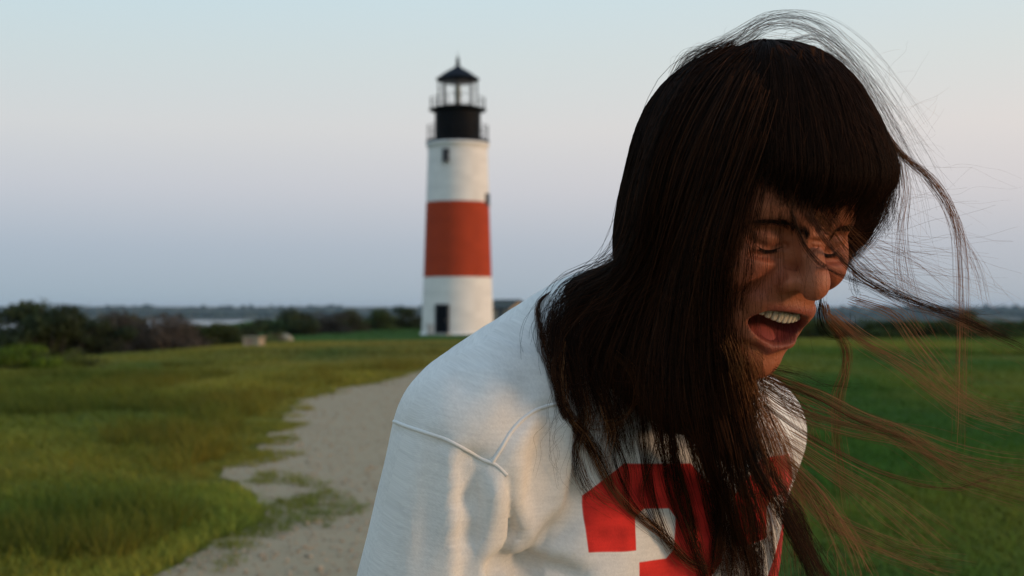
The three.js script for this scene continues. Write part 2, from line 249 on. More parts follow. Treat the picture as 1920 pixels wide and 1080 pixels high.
// ---------------------------------------------------------------- lighthouse
const DL = 100, K = DL / FPX;                              // metres per frame pixel there
{
  const base = P(858, 628, DL), L = thing('lighthouse', 'white lighthouse with a broad red band and a black lantern, beyond the path', 'lighthouse', [base.x, groundY(base.x, base.z) - .02, base.z]);
  const bot = L.position.y, Y = (py) => P(858, py, DL).y - bot;  // height above the base of a frame row
  const paint = noiseTexture(512, 33, (u, v, s) => { const a = .86 + .14 * tnoise(u, v, 6, s) - .07 * tnoise(u, v, 60, s + 1); const st = .05 * tnoise(u, (v * .15) % 1, 40, s + 5); return a - st; });
  paint.repeat.set(3, 2);
  const white = std(.86, .83, .77, .62, { map: paint, bumpMap: paint, bumpScale: .01 }), red = new THREE.MeshPhysicalMaterial({ color: new THREE.Color().setRGB(.44, .058, .020), roughness: .8, specularIntensity: .25, map: paint, bumpMap: paint, bumpScale: .01 }), coat = (r, g, b) => new THREE.MeshPhysicalMaterial({ color: new THREE.Color().setRGB(r, g, b), roughness: .6, specularIntensity: .12 }), black = coat(.007, .007, .0075), iron = coat(.008, .008, .009), dark = coat(.006, .008, .011);
  const R = (py) => lerp(55.5, 67.5, (py - 268) / 360) * K;
  const ring = (a, b, mat, name) => { const n = 6, pts = []; for (let i = 0; i <= n; i++) { const py = lerp(a, b, i / n); pts.push(new THREE.Vector2(R(py), Y(py))); } pts.reverse(); return part(name, new THREE.LatheGeometry(pts.map((p) => p), 72), mat, L); };
  ring(380, 640, white, 'lower_wall').geometry.dispose();
  L.children.pop();
  const walls = { lower: ring(520, 640, white, 'white_wall'), band: ring(380, 520, red, 'red_band'), upper: ring(278, 380, white, 'white_wall') };
  // corbelled cornice under the gallery
  part('cornice', new THREE.LatheGeometry([[R(282), Y(282)], [R(278) + .03, Y(278)], [R(276) + .1, Y(275)], [R(274) + .16, Y(272)], [R(272) + .17, Y(268.4)], [R(272) - .4, Y(268.4)]].map(([a, b]) => new THREE.Vector2(a, b)), 72), white, L);
  part('gallery_deck', new THREE.LatheGeometry([[1.2, Y(268)], [2.34, Y(268)], [2.38, Y(266)], [2.38, Y(263.5)], [2.3, Y(262.5)], [1.2, Y(262.5)]].map(([a, b]) => new THREE.Vector2(a, b)), 64), black, L);
  const drumR = 43 * K;
  part('watch_room', new THREE.LatheGeometry([[drumR + .06, Y(263)], [drumR + .06, Y(260)], [drumR, Y(259)], [drumR, Y(212)], [drumR + .1, Y(209)], [drumR + .3, Y(207)]].map(([a, b]) => new THREE.Vector2(a, b)), 64), black, L);
  part('lantern_deck', new THREE.LatheGeometry([[1, Y(209.2)], [2.1, Y(207.4)], [2.16, Y(206.5)], [2.16, Y(204.5)], [2.08, Y(204)], [1, Y(204)]].map(([a, b]) => new THREE.Vector2(a, b)), 64), black, L);
  const rail = (radius, y0, h, nPosts, rails, name) => {
    for (let i = 0; i < nPosts; i++) { const a = i / nPosts * 6.28318 + .1; part('railing_post', merge([cyl(.026, .03, h, radius * Math.cos(a), y0 + h / 2, radius * Math.sin(a), 8), new THREE.SphereGeometry(.045, 8, 6).translate(radius * Math.cos(a), y0 + h + .03, radius * Math.sin(a))]), iron, L); }
    for (let i = 1; i <= rails; i++) part('railing_bar', new THREE.TorusGeometry(radius, i === rails ? .024 : .014, 6, 64).rotateX(Math.PI / 2).translate(0, y0 + h * i / rails, 0), iron, L);
  };
  rail(2.28, Y(262.5), 26 * K, 16, 3); rail(2.06, Y(204), 20 * K, 14, 2);
  // lantern: low parapet, posts, panes, lens
  const lr = 36 * K;
  part('lantern_parapet', new THREE.LatheGeometry([[lr, Y(204)], [lr + .04, Y(203)], [lr + .04, Y(199)], [lr - .1, Y(198.5)]].map(([a, b]) => new THREE.Vector2(a, b)), 10), black, L);
  const glass = new THREE.MeshPhysicalMaterial({ color: 0xffffff, transmission: 1, thickness: 0, roughness: .02, ior: 1.5 });
  for (let i = 0; i < 8; i++) {
    const a = i / 8 * 6.28318 + Math.PI / 2, x = lr * Math.cos(a), z = lr * Math.sin(a), h = Y(150) - Y(199), ym = (Y(150) + Y(199)) / 2;
    part('lantern_post', cyl(.055, .055, h, x, ym, z, 8), iron, L);
    const b = a + Math.PI / 8, c = lr * Math.cos(Math.PI / 8) - .01, w = 2 * lr * Math.sin(Math.PI / 8) - .1;
    const pane = new THREE.PlaneGeometry(w, h - .04).rotateY(Math.PI / 2 - b).translate(c * Math.cos(b), ym, c * Math.sin(b));
    part('lantern_pane', pane, glass, L);
  }
  part('lantern_bar', new THREE.TorusGeometry(lr, .022, 6, 8).rotateX(Math.PI / 2).translate(0, Y(166), 0), iron, L);
  part('lantern_ring', new THREE.LatheGeometry([[lr - .12, Y(152)], [lr + .05, Y(152)], [lr + .05, Y(147.5)], [lr - .12, Y(147.5)]].map(([a, b]) => new THREE.Vector2(a, b)), 40), black, L);
  part('lamp_pedestal', merge([cyl(.32, .36, .35, 0, Y(204) + .2, 0, 16), cyl(.2, .2, .3, 0, Y(204) + .5, 0, 12)]), std(.12, .13, .13, .4), L);
  part('lens', new THREE.LatheGeometry([[.1, Y(192)], [.2, Y(190)], [.24, Y(182)], [.26, Y(174)], [.24, Y(166)], [.2, Y(160)], [.1, Y(157)]].map(([a, b]) => new THREE.Vector2(a, b)), 20), new THREE.MeshPhysicalMaterial({ color: new THREE.Color().setRGB(.35, .42, .38), transmission: .5, thickness: 0, roughness: .3 }), L);
  part('roof', new THREE.LatheGeometry([[lr - .1, Y(148.5)], [1.62, Y(148.8)], [1.66, Y(147)], [1.5, Y(145)], [1.05, Y(136.5)], [.62, Y(130)], [.3, Y(125.5)], [.15, Y(122)], [0, Y(121.5)]].map(([a, b]) => new THREE.Vector2(a, b)), 20), coat(.008, .011, .017), L);
  const vent = part('ventilator', merge([cyl(.1, .15, .35, 0, Y(119), 0, 14), new THREE.SphereGeometry(.17, 16, 12).translate(0, Y(117), 0), cyl(.10, .12, .34, 0, Y(111), 0, 14), new THREE.SphereGeometry(.13, 14, 10).translate(0, Y(108.5), 0)]), black, L);
  part('lightning_rod', cyl(.018, .03, .55, 0, Y(102), 0, 6), iron, vent);
  // openings: a is the turn from the side that faces the camera, positive to the right
  const opening = (name, a, py0, py1, w, deep) => {
    const h = Y(py0) - Y(py1), ym = (Y(py0) + Y(py1)) / 2, rr = R((py0 + py1) / 2), g = new THREE.Group(); g.name = name; g.position.set(rr * Math.sin(a), ym, rr * Math.cos(a)); g.rotation.y = a; L.add(g);
    return { g, h, rr };
  };
  { const { g, h } = opening('door', Math.asin(-25.5 / 66), 573, 624, .9);
    const fr = std(.05, .055, .06, .6);
    part('frame', merge([box(.12, h + .12, .34, -.5, .06, -.05, .015), box(.12, h + .12, .34, .5, .06, -.05, .015), box(.88, .12, .34, 0, h / 2 + .06, -.05, .015)]), fr, g);
    part('leaf', merge([box(.88, h, .08, 0, 0, .02, .01), box(.3, h * .36, .03, -.2, h * .22, .072, .01), box(.3, h * .36, .03, .2, h * .22, .072, .01), box(.3, h * .3, .03, -.2, -h * .25, .072, .01), box(.3, h * .3, .03, .2, -h * .25, .072, .01)]), dark, g);
    part('handle', new THREE.SphereGeometry(.05, 10, 8).translate(.34, -.05, .12), std(.35, .3, .2, .3, { metalness: 1 }), g);
    part('step', box(1.5, .22, .9, 0, -h / 2 - .09, .3, .02), std(.4, .39, .36, .9), g); }
  for (const [a, p0, p1, w] of [[Math.asin(-19 / 55), 286, 307, .38], [1.22, 366, 384, .42]]) {
    const { g, h } = opening('window', a, p0, p1, w);
    part('frame', merge([box(.08, h + .16, .22, -w / 2 - .04, 0, 0, .01), box(.08, h + .16, .22, w / 2 + .04, 0, 0, .01), box(w, .08, .22, 0, h / 2 + .04, 0, .01)]), std(.06, .06, .065, .6), g);
    part('sill', box(w + .3, .07, .32, 0, -h / 2 - .06, .05, .012), std(.3, .29, .27, .8), g);
    part('pane', box(w, h, .02, 0, 0, .05), std(.01, .012, .016, .15), g);
    part('sash_bar', merge([box(.035, h, .03, 0, 0, .075), box(w, .035, .028, 0, .03, .077)]), std(.08, .08, .085, .6), g);
  }
  part('plinth', new THREE.LatheGeometry([[R(640) + .14, -.6], [R(626) + .14, Y(627)], [R(626) + .1, Y(624)], [R(622) - .05, Y(623.4)]].map(([a, b]) => new THREE.Vector2(a, b)), 72), white, L);
  shade(L);
  // grey box by the wall, left of the door
  const bx = P(806, 622, DL - 2.55); const U = thing('utility_box', 'small pale grey metal box standing against the lighthouse wall left of the door', 'utility box', [bx.x, groundY(bx.x, bx.z) - .01, bx.z]);
  part('cabinet', box(.42, .75, .3, 0, .42, 0, .02), std(.36, .38, .38, .55), U); part('lid', box(.48, .05, .36, 0, .82, 0, .015), std(.42, .44, .44, .5), U); part('door', box(.34, .56, .02, 0, .42, .16, .006), std(.33, .35, .35, .5), U);
}
// small house behind the tower on the right
{
  const d = 118, k = d / FPX, b = P(951, 620, d), Hs = thing('house', 'small grey-roofed house with a tan gable wall, half hidden behind the lighthouse', 'house', [b.x, groundY(b.x, b.z) - .05, b.z]);
  const top = P(951, 562, d).y - Hs.position.y, w = 2.1, l = 3.6, eave = top - .78; Hs.rotation.y = .62;
  const shg = noiseTexture(256, 61, (u, v, s) => .7 + .3 * tnoise(u, v, 20, s)); shg.repeat.set(1, 1);
  const wall = std(.42, .33, .24, .9, { map: shg }), trim = std(.5, .48, .44, .8), rf = std(.07, .07, .075, .9);
  const s = new THREE.Shape([[-w / 2, 0], [w / 2, 0], [w / 2, eave], [0, top - .1], [-w / 2, eave]].map(([x, y]) => new THREE.Vector2(x, y)));
  part('wall', new THREE.ExtrudeGeometry(s, { depth: l, bevelEnabled: false }).translate(0, 0, -l / 2), wall, Hs);
  const sl = Math.hypot(w / 2, top - .1 - eave), an = Math.atan2(top - .1 - eave, w / 2);
  for (const q of [-1, 1]) {
    const r = part('roof', box(sl + .22, .07, l + .3, 0, 0, 0).rotateZ(-q * an).translate(q * (w / 4 + .06), (top + eave) / 2 - .02, 0), rf, Hs);
    for (let i = 0; i < 7; i++) { const t = (i + .5) / 7; part('shingle_course', box(sl / 7 + .03, .03, l + .32, 0, 0, 0, 0).rotateZ(-q * (an - .05)).translate(q * (w / 2 + .12) * t, lerp(top - .02, eave + .02, t) + .03, 0), std(.06 + .02 * (i % 2), .06 + .018 * (i % 3), .068, .95), r); }
  }
  part('ridge_cap', box(.2, .06, l + .34, 0, top - .02, 0, .02), rf, Hs);
  for (const q of [-1, 1]) part('corner_board', box(.1, eave, .05, q * (w / 2 - .05), eave / 2, l / 2 + .03), trim, Hs);
  const wi = part('window', box(.6, .75, .06, 0, 1.3, l / 2 + .02), trim, Hs); part('pane', box(.5, .65, .03, 0, 1.3, l / 2 + .045), std(.02, .025, .03, .1), wi);
  const dr = part('door', box(.05, 1.75, .8, -w / 2 - .02, .9, .5), std(.06, .065, .07, .6), Hs); part('handle', new THREE.SphereGeometry(.035, 8, 6).translate(-w / 2 - .07, .9, .8), std(.4, .36, .28, .35), dr);
}
// ---------------------------------------------------------------- shrubs
{
  // a crown of leaf faces spread through lobes, with twigs under it
  function shrub(name, label, category, px, py, d, wpx, hpx, tone, o = {}) {
    wpx *= 1.2; const b = P(px, py, d), y0 = o.sit === false ? b.y : Math.min(b.y, groundY(b.x, b.z)), top = P(px, py - hpx, d).y, W = wpx * d / FPX, H = top - y0, Hv = Math.min(H, hpx * d / FPX + .1), dep = Math.min(W, H * 1.6) * (o.depth ?? 1);
    const T = thing(name, label, category, [b.x, y0, b.z], o.group), r = rng(o.seed ?? Math.round(px * 7 + py)), n = Math.round((o.leaves ?? 2600) * 2), pos = [], col = [], nor = [];
    const lobes = []; const nl = o.lobes ?? 9;
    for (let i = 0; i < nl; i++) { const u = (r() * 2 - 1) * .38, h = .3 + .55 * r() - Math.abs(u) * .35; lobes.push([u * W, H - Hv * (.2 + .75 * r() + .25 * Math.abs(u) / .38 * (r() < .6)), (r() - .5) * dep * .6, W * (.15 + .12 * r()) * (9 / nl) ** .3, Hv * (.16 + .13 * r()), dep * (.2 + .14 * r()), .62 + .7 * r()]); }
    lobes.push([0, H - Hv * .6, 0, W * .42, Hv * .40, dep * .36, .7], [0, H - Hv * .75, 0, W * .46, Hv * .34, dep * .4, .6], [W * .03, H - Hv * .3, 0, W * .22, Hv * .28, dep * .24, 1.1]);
    const A = new THREE.Vector3(), B = new THREE.Vector3(), N = new THREE.Vector3(), C = new THREE.Vector3(), size = (o.leaf ?? .075) * Math.sqrt(Math.max(W * Hv, .4)) * .8;
    for (let i = 0; i < n; i++) {
      const L = lobes[Math.floor(r() * lobes.length)]; let x, y, z, q; do { x = r() * 2 - 1; y = r() * 2 - 1; z = r() * 2 - 1; q = x * x + y * y + z * z; } while (q > 1); const s = (.55 + .45 * r() + .12 * gauss(r) * (r() < .25)) / Math.sqrt(q + 1e-6); const e = Math.sqrt(q) ** .5; x *= s * e; y *= s * e; z *= s * e;
      C.set(L[0] + x * L[3], Math.max(L[1] + y * L[4], .02), L[2] + z * L[5]); N.set(x + gauss(r) * .5, y + .5 + gauss(r) * .5, z + gauss(r) * .5).normalize(); A.set(gauss(r), gauss(r), gauss(r)).cross(N).normalize(); B.crossVectors(N, A);
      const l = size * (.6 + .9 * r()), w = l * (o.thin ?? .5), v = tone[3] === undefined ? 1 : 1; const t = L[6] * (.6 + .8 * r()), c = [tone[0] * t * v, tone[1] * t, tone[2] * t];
      const tip = A.clone().multiplyScalar(l).add(C).addScaledVector(N, -l * .15), s1 = B.clone().multiplyScalar(w * .5).addScaledVector(A, l * .45).add(C), s2 = B.clone().multiplyScalar(-w * .5).addScaledVector(A, l * .45).add(C);
      for (const p of [C, tip, s1, C, s2, tip]) { pos.push(p.x, p.y, p.z); nor.push(N.x, N.y, N.z); col.push(...c); }
    }
    const g = new THREE.BufferGeometry(); g.setAttribute('position', new THREE.Float32BufferAttribute(pos, 3)); g.setAttribute('normal', new THREE.Float32BufferAttribute(nor, 3)); g.setAttribute('color', new THREE.Float32BufferAttribute(col, 3));
    const tw = new Strands(), nt = o.twigs ?? 40;
    for (let i = 0; i < nt; i++) { const L = lobes[Math.floor(r() * lobes.length)], e = new THREE.Vector3(L[0] + gauss(r) * L[3] * .7, Math.max(L[1] + gauss(r) * L[4] * .9, H * .15), L[2] + gauss(r) * L[5] * .6), s0 = new THREE.Vector3(e.x * .45 + gauss(r) * W * .05, 0, e.z * .3), m = s0.clone().lerp(e, .5); m.x += gauss(r) * W * .05; m.y += H * .04; const v = .7 + .6 * r(), q = o.twig ?? [.05, .04, .03]; tw.add(spline([s0, m, e], 6), .018 * H + .004, .004, q.map((k) => k * v), 4); }
    part('stems', tw.geometry(), new THREE.MeshStandardMaterial({ vertexColors: true, roughness: .95 }), T);
    const f = part('foliage', g, new THREE.MeshPhysicalMaterial({ vertexColors: true, roughness: .9, specularIntensity: .2, side: THREE.DoubleSide, transmission: .25, thickness: 0 }), T);
    return T;
  }
  const dkg = [.040, .054, .018], mid = [.058, .086, .02], olive = [.11, .13, .022], brown = [.078, .062, .046], lime = [.105, .155, .012];
  shrub('shrub', 'tall dark green shrub at the far left edge of the field', 'shrub', 62, 668, 44, 165, 112, dkg, { leaves: 4200, lobes: 12, seed: 4 });
  shrub('shrub', 'dark shrub at the left picture edge, in front of the tallest shrub', 'shrub', -20, 664, 46, 120, 96, dkg, { leaves: 2400, seed: 9 });
  shrub('shrub', 'rounded very dark green shrub between the tall left shrub and the bare brown thicket', 'shrub', 185, 668, 45, 110, 80, [.032, .045, .016], { leaves: 3000, seed: 12 });
  shrub('shrub', 'wide bare grey-brown thicket of twigs in the left middle distance', 'shrub', 298, 664, 50, 175, 84, brown, { leaves: 3600, twigs: 240, thin: .2, lobes: 13, seed: 21, twig: [.11, .085, .065] });
  shrub('shrub', 'low dark shrub right of the bare brown thicket, below the strip of water', 'shrub', 400, 656, 54, 130, 56, [.06, .072, .016], { leaves: 2400, seed: 25 });
  shrub('shrub', 'small dark shrub just behind the pale box', 'shrub', 452, 650, 60, 100, 48, dkg, { leaves: 1800, seed: 26 });
  shrub('shrub', 'low yellow-green shrub in front of the dark shrubs at far left', 'shrub', 40, 690, 29, 190, 50, lime, { leaves: 3000, seed: 31, leaf: .06 });
  shrub('shrub', 'small yellow-green shrub at the foot of the rounded dark shrub', 'shrub', 135, 684, 30, 100, 34, olive, { leaves: 1500, seed: 33, leaf: .06 });
  shrub('shrub', 'dark green shrub filling the gap behind the tall left shrub and the rounded one', 'shrub', 128, 668, 58, 130, 92, dkg, { leaves: 2400, seed: 35 });
  shrub('shrub', 'dark brownish shrub rising behind the left part of the bare thicket', 'shrub', 236, 668, 60, 120, 84, [.05, .05, .026], { leaves: 2400, seed: 37 });
  shrub('shrub', 'dark low shrub closing the gap behind the right end of the bare thicket', 'shrub', 350, 664, 62, 110, 62, [.05, .052, .024], { leaves: 2200, seed: 38 });
  const row = 'row of shrubs behind the lawn';
  shrub('hedge_shrub', 'dark green shrub at the left end of the row behind the lawn', 'shrub', 540, 634, 98, 110, 60, dkg, { leaves: 2600, seed: 41 });
  shrub('hedge_shrub', 'bare brown shrub beside the dark one at the left of the row', 'shrub', 597, 626, 104, 95, 46, brown, { leaves: 2400, twigs: 120, thin: .25, seed: 43, twig: [.10, .08, .065] });
  shrub('hedge_shrub', 'brown and green shrub in the middle of the row behind the lawn', 'shrub', 655, 620, 110, 85, 42, [.062, .066, .03], { leaves: 2200, twigs: 80, seed: 45 });
  shrub('hedge_shrub', 'mid green shrub right of the middle of the row behind the lawn', 'shrub', 708, 618, 114, 80, 44, mid, { leaves: 2200, seed: 47 });
  shrub('hedge_shrub', 'dark green shrub beside the lighthouse at the right end of the row', 'shrub', 762, 617, 116, 85, 44, dkg, { leaves: 2400, seed: 49 });
  shrub('hedge_shrub', 'dark green shrub standing directly behind the lighthouse', 'shrub', 850, 617, 128, 110, 36, dkg, { leaves: 1500, seed: 50 });
  shrub('dry_shrub', 'small tan dry bush right of the pale box', 'shrub', 524, 648, 60, 46, 26, [.17, .14, .06], { leaves: 1300, seed: 53, thin: .3 });
  // hedge along the right edge of the field
  const H = [[1010, .9], [1100, 1], [1190, .95], [1280, 1], [1370, .95], [1460, 1.02], [1545, 1.0], [1625, .98], [1700, .88], [1775, 1.0], [1815, 1.45], [1868, .96], [1945, 1.12], [2030, 1], [2110, 1.05]];
  const words = ['behind the woman, leftmost', 'second from the left', 'third from the left', 'fourth from the left', 'fifth from the left', 'sixth from the left', 'just right of the woman\'s face', 'under the dark blown lock of hair', 'lowest stretch', 'left of the tallest bush', 'tallest and narrow, rising above the line', 'right of the tallest bush', 'at the right picture edge', 'beyond the right picture edge', 'last to the right'];
  H.forEach(([px, s], i) => shrub('field_hedge', 'green hedge bush across the right field, ' + words[i], 'hedge', px, 628, 82, i === 10 ? 48 : 118, 35 * s, i % 3 === 1 ? [.04, .062, .016] : [.05, .078, .016], { leaves: i < 6 ? 900 : 2600, seed: 60 + i, lobes: 10, depth: 1.2, leaf: .07 }));
}
// pale box at the edge of the field
{
  const d = 45, b = P(477, 656, d), k = d / FPX, T = thing('wooden_box', 'low pale tan wooden box at the edge of the field by the dark shrubs', 'box', [b.x, Math.max(b.y, groundY(b.x, b.z) - .02), b.z]);
  const h = P(477, 631, d).y - T.position.y, w = 33 * k; T.rotation.y = -.25;
  const grain = noiseTexture(256, 77, (u, v, s) => .7 + .3 * tnoise(u, v, 30, s) * tnoise(u, (v * .2) % 1, 60, s)); 
  const tones = [[.62, .46, .31], [.50, .33, .24], [.46, .37, .26], [.52, .44, .30]];
  tones.forEach((t, i) => part('board', box(w / 4 - .012, h - .1, .05, (i - 1.5) * w / 4, h / 2, .24, .008), std(...t, .9, { map: grain }), T));
  part('body', box(w - .04, h - .12, .42, 0, h / 2 - .02, 0), std(.4, .32, .22, .9, { map: grain }), T);
  part('lid', box(w + .05, .05, .6, 0, h - .025, .02, .01), std(.40, .33, .2, .9, { map: grain }), T);
  const c = P(536, 642, 62), S = new THREE.IcosahedronGeometry(.32, 4), q = S.attributes.position; for (let i = 0; i < q.count; i++) { const s = 1 + .2 * fbm(q.getX(i) * 3, q.getY(i) * 3, q.getZ(i) * 3); q.setXYZ(i, q.getX(i) * s * 1.1, q.getY(i) * s * .85, q.getZ(i) * s); } S.computeVertexNormals();
  const st = part('boulder', S, std(.33, .30, .21, .95, { map: grain }), scene); st.position.set(c.x, groundY(c.x, c.z) + .16, c.z); st.userData = { label: 'pale rounded stone right of the tan dry bush', category: 'stone' };
}
// ---------------------------------------------------------------- the woman
const NUM = { x: -.088, y: -.080, w: .140, h: .203, x2: .068, w2: .148 };
const woman = thing('person', 'laughing woman with wind-blown long dark hair in a white sweatshirt with red numerals', 'person');
const V3 = (x, y, z) => new THREE.Vector3(x, y, z);
const rotM = (yaw, pitch, roll, at) => new THREE.Matrix4().makeTranslation(at.x, at.y, at.z).multiply(new THREE.Matrix4().makeRotationY(yaw)).multiply(new THREE.Matrix4().makeRotationX(pitch)).multiply(new THREE.Matrix4().makeRotationZ(roll));
const HR0 = rotM(.53, .41, -.03, V3(0, 0, 0)), HM = HR0.clone().setPosition(P(1504, 462, 1.025).sub(V3(0, -.004, .08).applyMatrix4(HR0))), HI = HM.clone().invert();
const BM = rotM(.60, .24, -.03, P(1172, 652, 1.235)), BI = BM.clone().invert();
{ const f = V3(0, -.9, -.05).applyMatrix4(BM); woman.position.set(f.x, 0, f.z); }
const toRoot = (g) => g.translate(-woman.position.x, -woman.position.y, -woman.position.z);
const apply = (I, f) => { const e = I.elements; return (x, y, z) => f(e[0] * x + e[4] * y + e[8] * z + e[12], e[1] * x + e[5] * y + e[9] * z + e[13], e[2] * x + e[6] * y + e[10] * z + e[14]); };
const loc = (I, v) => { const q = v.clone().applyMatrix4(I); return [q.x, q.y, q.z]; };
const A3 = (v) => [v.x, v.y, v.z];

function gradient(f, p, e = .002) { return V3(f(p.x + e, p.y, p.z) - f(p.x - e, p.y, p.z), f(p.x, p.y + e, p.z) - f(p.x, p.y - e, p.z), f(p.x, p.y, p.z + e) - f(p.x, p.y, p.z - e)).normalize(); }
// a point on a surface, found along the line of sight of a row and column
function trace(f, px, py, far = 1.75) { const d = P(px, py, 1).sub(camera.position).normalize(); let t = .8; for (let i = 0; i < 90; i++) { const q = f(d.x * t, EYE + d.y * t, d.z * t); if (q < .0004) return V3(d.x * t, EYE + d.y * t, d.z * t); t += q * .85; if (t > far) return null; } return null; }
// --- head and face, in the head's own axes: x to her left, y up, z out of the face
const neckTo = loc(HI, V3(0, -.02, -.01).applyMatrix4(BM));
const MC = Math.cos(.13), MS = Math.sin(.13);                                        // the laugh is lopsided
function headField(x, y, z) {
  const s = Math.abs(x);
  let d = ell(x, y, z, 0, .035, -.012, .074, .082, .094);
  d = smin(d, ell(x, y, z, 0, .04, .03, .064, .052, .056), .03);                 // forehead
  d = smin(d, ell(x, y, z, 0, -.028, .030, .055, .07, .053), .032);              // middle of the face
  d = smin(d, cap(s, y, z, [.047, -.066, -.004], [.009, -.104, .056], .016, .0155), .028);  // jaw, dropped open
  d = smin(d, ell(x, y, z, 0, -.094, .044, .030, .026, .030), .02);               // floor of the mouth
  d = smin(d, ell(x, y, z, 0, -.1065, .063, .019, .0130, .0155), .018);            // chin
  d = smin(d, sph(s, y, z, .050, -.022, .052, .020), .03);                       // cheekbone
  d = smin(d, ell(s, y, z, .0370, -.0260, .0680, .0215, .0165, .0170), .011);         // cheek pushed up by the laugh
  d = smin(d, cap(s, y, z, [.008, .0135, .0825], [.043, .0185, .066], .0088, .0085), .016);   // brow
  d = smax(d, -ell(s, y, z, .0305, .0015, .0905, .0165, .0115, .013), .012);            // eye socket
  d = smin(d, ell(s, y, z, .0305, .0015, .0675, .0145, .0115, .0135), .005);           // closed lids
  d = smin(d, cap(x, y, z, [0, .012, .084], [0, -.018, .1005], .0068, .0094), .013);     // bridge of the nose
  d = smin(d, sph(x, y, z, 0, -.0262, .1040, .0120), .009);                        // tip
  d = smin(d, ell(s, y, z, .0165, -.0285, .0910, .0088, .0078, .0108), .006);         // wings
  d = smax(d, -ell(s, y, z, .0082, -.0368, .0970, .0044, .0038, .0064), .003);         // nostrils
  d = smin(d, ell(x, y, z, 0, -.0455, .078, .03, .015, .0130), .012)
  d = smin(d, ell(s, y, z, .027, -.068, .058, .016, .030, .018), .012);             // corners of the mouth;                 // muzzle over the upper lip
  // folds from the nose to the corners of the mouth
  d = smax(d, -cap(s, y, z, [.0250, -.0235, .0915], [.0375, -.0410, .0845], .0050, .0060), .005);
  d = smax(d, -cap(s, y, z, [.0375, -.0410, .0840], [.0450, -.066, .0690], .0058, .0048), .006);
  // open mouth
  const xm = x * MC - (y + .07) * MS, ym = (y + .07) * MC + x * MS - .07, sm = Math.abs(xm), mz = z + x * x * 11;                                                      // the mouth follows the curve of the teeth
  d = smin(d, cap(sm, ym, mz, [0, -.0540, .0900], [.0315, -.0545, .0895], .0040, .0030), .008);   // upper lip
  d = smin(d, cap(sm, ym, mz, [.0315, -.0545, .0885], [.0200, -.0805, .0830], .0038, .0048), .008);
  d = smin(d, cap(sm, ym, mz, [.0200, -.0805, .0830], [0, -.0880, .0815], .0042, .0048), .008);     // lower lip
  d = smax(d, -ell(xm, ym, mz, 0, -.0695, .086, .0282, .0148, .030), .004);
  // squeezed-shut lid line, crease above, crow's feet, frown line
  d = smax(d, -cap(s, y, z, [.0165, -.0040, .0795], [.030, -.0085, .0805], .0020, .0022), .003);
  d = smax(d, -cap(s, y, z, [.030, -.0085, .0815], [.0480, -.0035, .0735], .0018, .0016), .003);
  d = smax(d, -cap(s, y, z, [.019, .0055, .0835], [.044, .0060, .0765], .0019, .0019), .004);
  for (const [a, b] of [[.004, .0085], [-.003, -.0035], [-.009, -.0165]]) d = smax(d, -cap(s, y, z, [.0505, a, .0690], [.0640, b, .0490], .0012, .0022), .004);
  d = smax(d, -cap(s, y, z, [.021, -.0135, .0825], [.046, -.0135, .0785], .0024, .0022), .004);
  d = smax(d, -cap(s, y, z, [.0045, .014, .0940], [.0055, .032, .0920], .0014, .0012), .005);
  for (const a of [-.004, .001, .006]) d = smax(d, -cap(x, y, z, [-.007, a, .0955], [.007, a, .0955], .0009, .0009), .005);  // wrinkled bridge
  // ear, neck
  d = smin(d, ell(s, y, z, .076, -.008, -.012, .008, .028, .017), .008);
  d = smin(d, cap(x, y, z, [0, -.05, -.035], neckTo, .050, .056), .03);
  return d;
}
const headW = apply(HI, headField);
// --- sweatshirt, in the body's axes: origin at the base of the neck
const rSh = loc(BI, P(882, 818, 1.135)), rEl = loc(BI, P(742, 1370, 1.13)), lSh = [.206, -.094, -.025], lEl = [.218, -.34, -.08];
const rWr = loc(BI, P(900, 1840, 1.02)), lWr = [.16, -.52, .02];
function shirtBase(x, y, z) {
  const s = Math.abs(x);
  let d = ell(x, y, z, .012, -.19, -.005, .172, .235, .110);
  d = smin(d, ell(x, y, z, .085, -.215, .012, .125, .21, .098), .04);
  d = smin(d, cap(s, y, z, [0, -.038, -.03], [.11, -.070, -.015], .062, .058), .08);
  d = smin(d, cap(s, y, z, [.02, .012, -.03], [.09, -.03, -.022], .044, .045), .05);
  d = smin(d, ell(s, y, z, .07, -.215, .06, .062, .062, .055), .06);
  d = smin(d, ell(x, y, z, 0, -.43, -.005, .155, .19, .11), .08);
  let a = cap(x, y, z, rSh, rEl, .066, .064); a = smin(a, cap(x, y, z, rEl, rWr, .062, .042), .03);
  d = smin(d, a, lerp(.06, .010, smoothstep(-y, .115, .165)));
  let l = cap(x, y, z, lSh, lEl, .062, .058); l = smin(l, cap(x, y, z, lEl, lWr, .056, .04), .03);
  d = smin(d, l, .05);
  d = smax(d, -.66 - y, .01);                                                    // hem
  return d;
}
const shirtW = apply(BI, shirtBase);
// deep creases: where the sleeve meets the body, and under the folds
const slots = [[[[951, 900, .001], [958, 950, .0025], [966, 1002, .005], [944, 1060, .007], [920, 1120, .008]], .006], [[[864, 872, .001], [870, 940, .0028], [872, 1010, .003], [868, 1110, .003]], .012], [[[935, 1064, .004], [985, 1058, .0035], [1050, 1072, .003], [1085, 1090, .002]], .012]].map(([l, k]) => [l.map(([a, b, r]) => { const p = trace(shirtW, a, b) ?? P(a, b, 1.12); return [...loc(BI, p.addScaledVector(gradient(shirtW, p), -r * .6)), r]; }), k]);
function shirtField(x, y, z) { let d = shirtBase(x, y, z); if (d > .03 || d < -.04) return d; for (const [l, k] of slots) for (let i = 0; i < l.length - 1; i++) { const a = l[i], b = l[i + 1]; const e = cap(x, y, z, a, b, a[3], b[3]); if (e < k) d = smax(d, -e, k); } return d; }
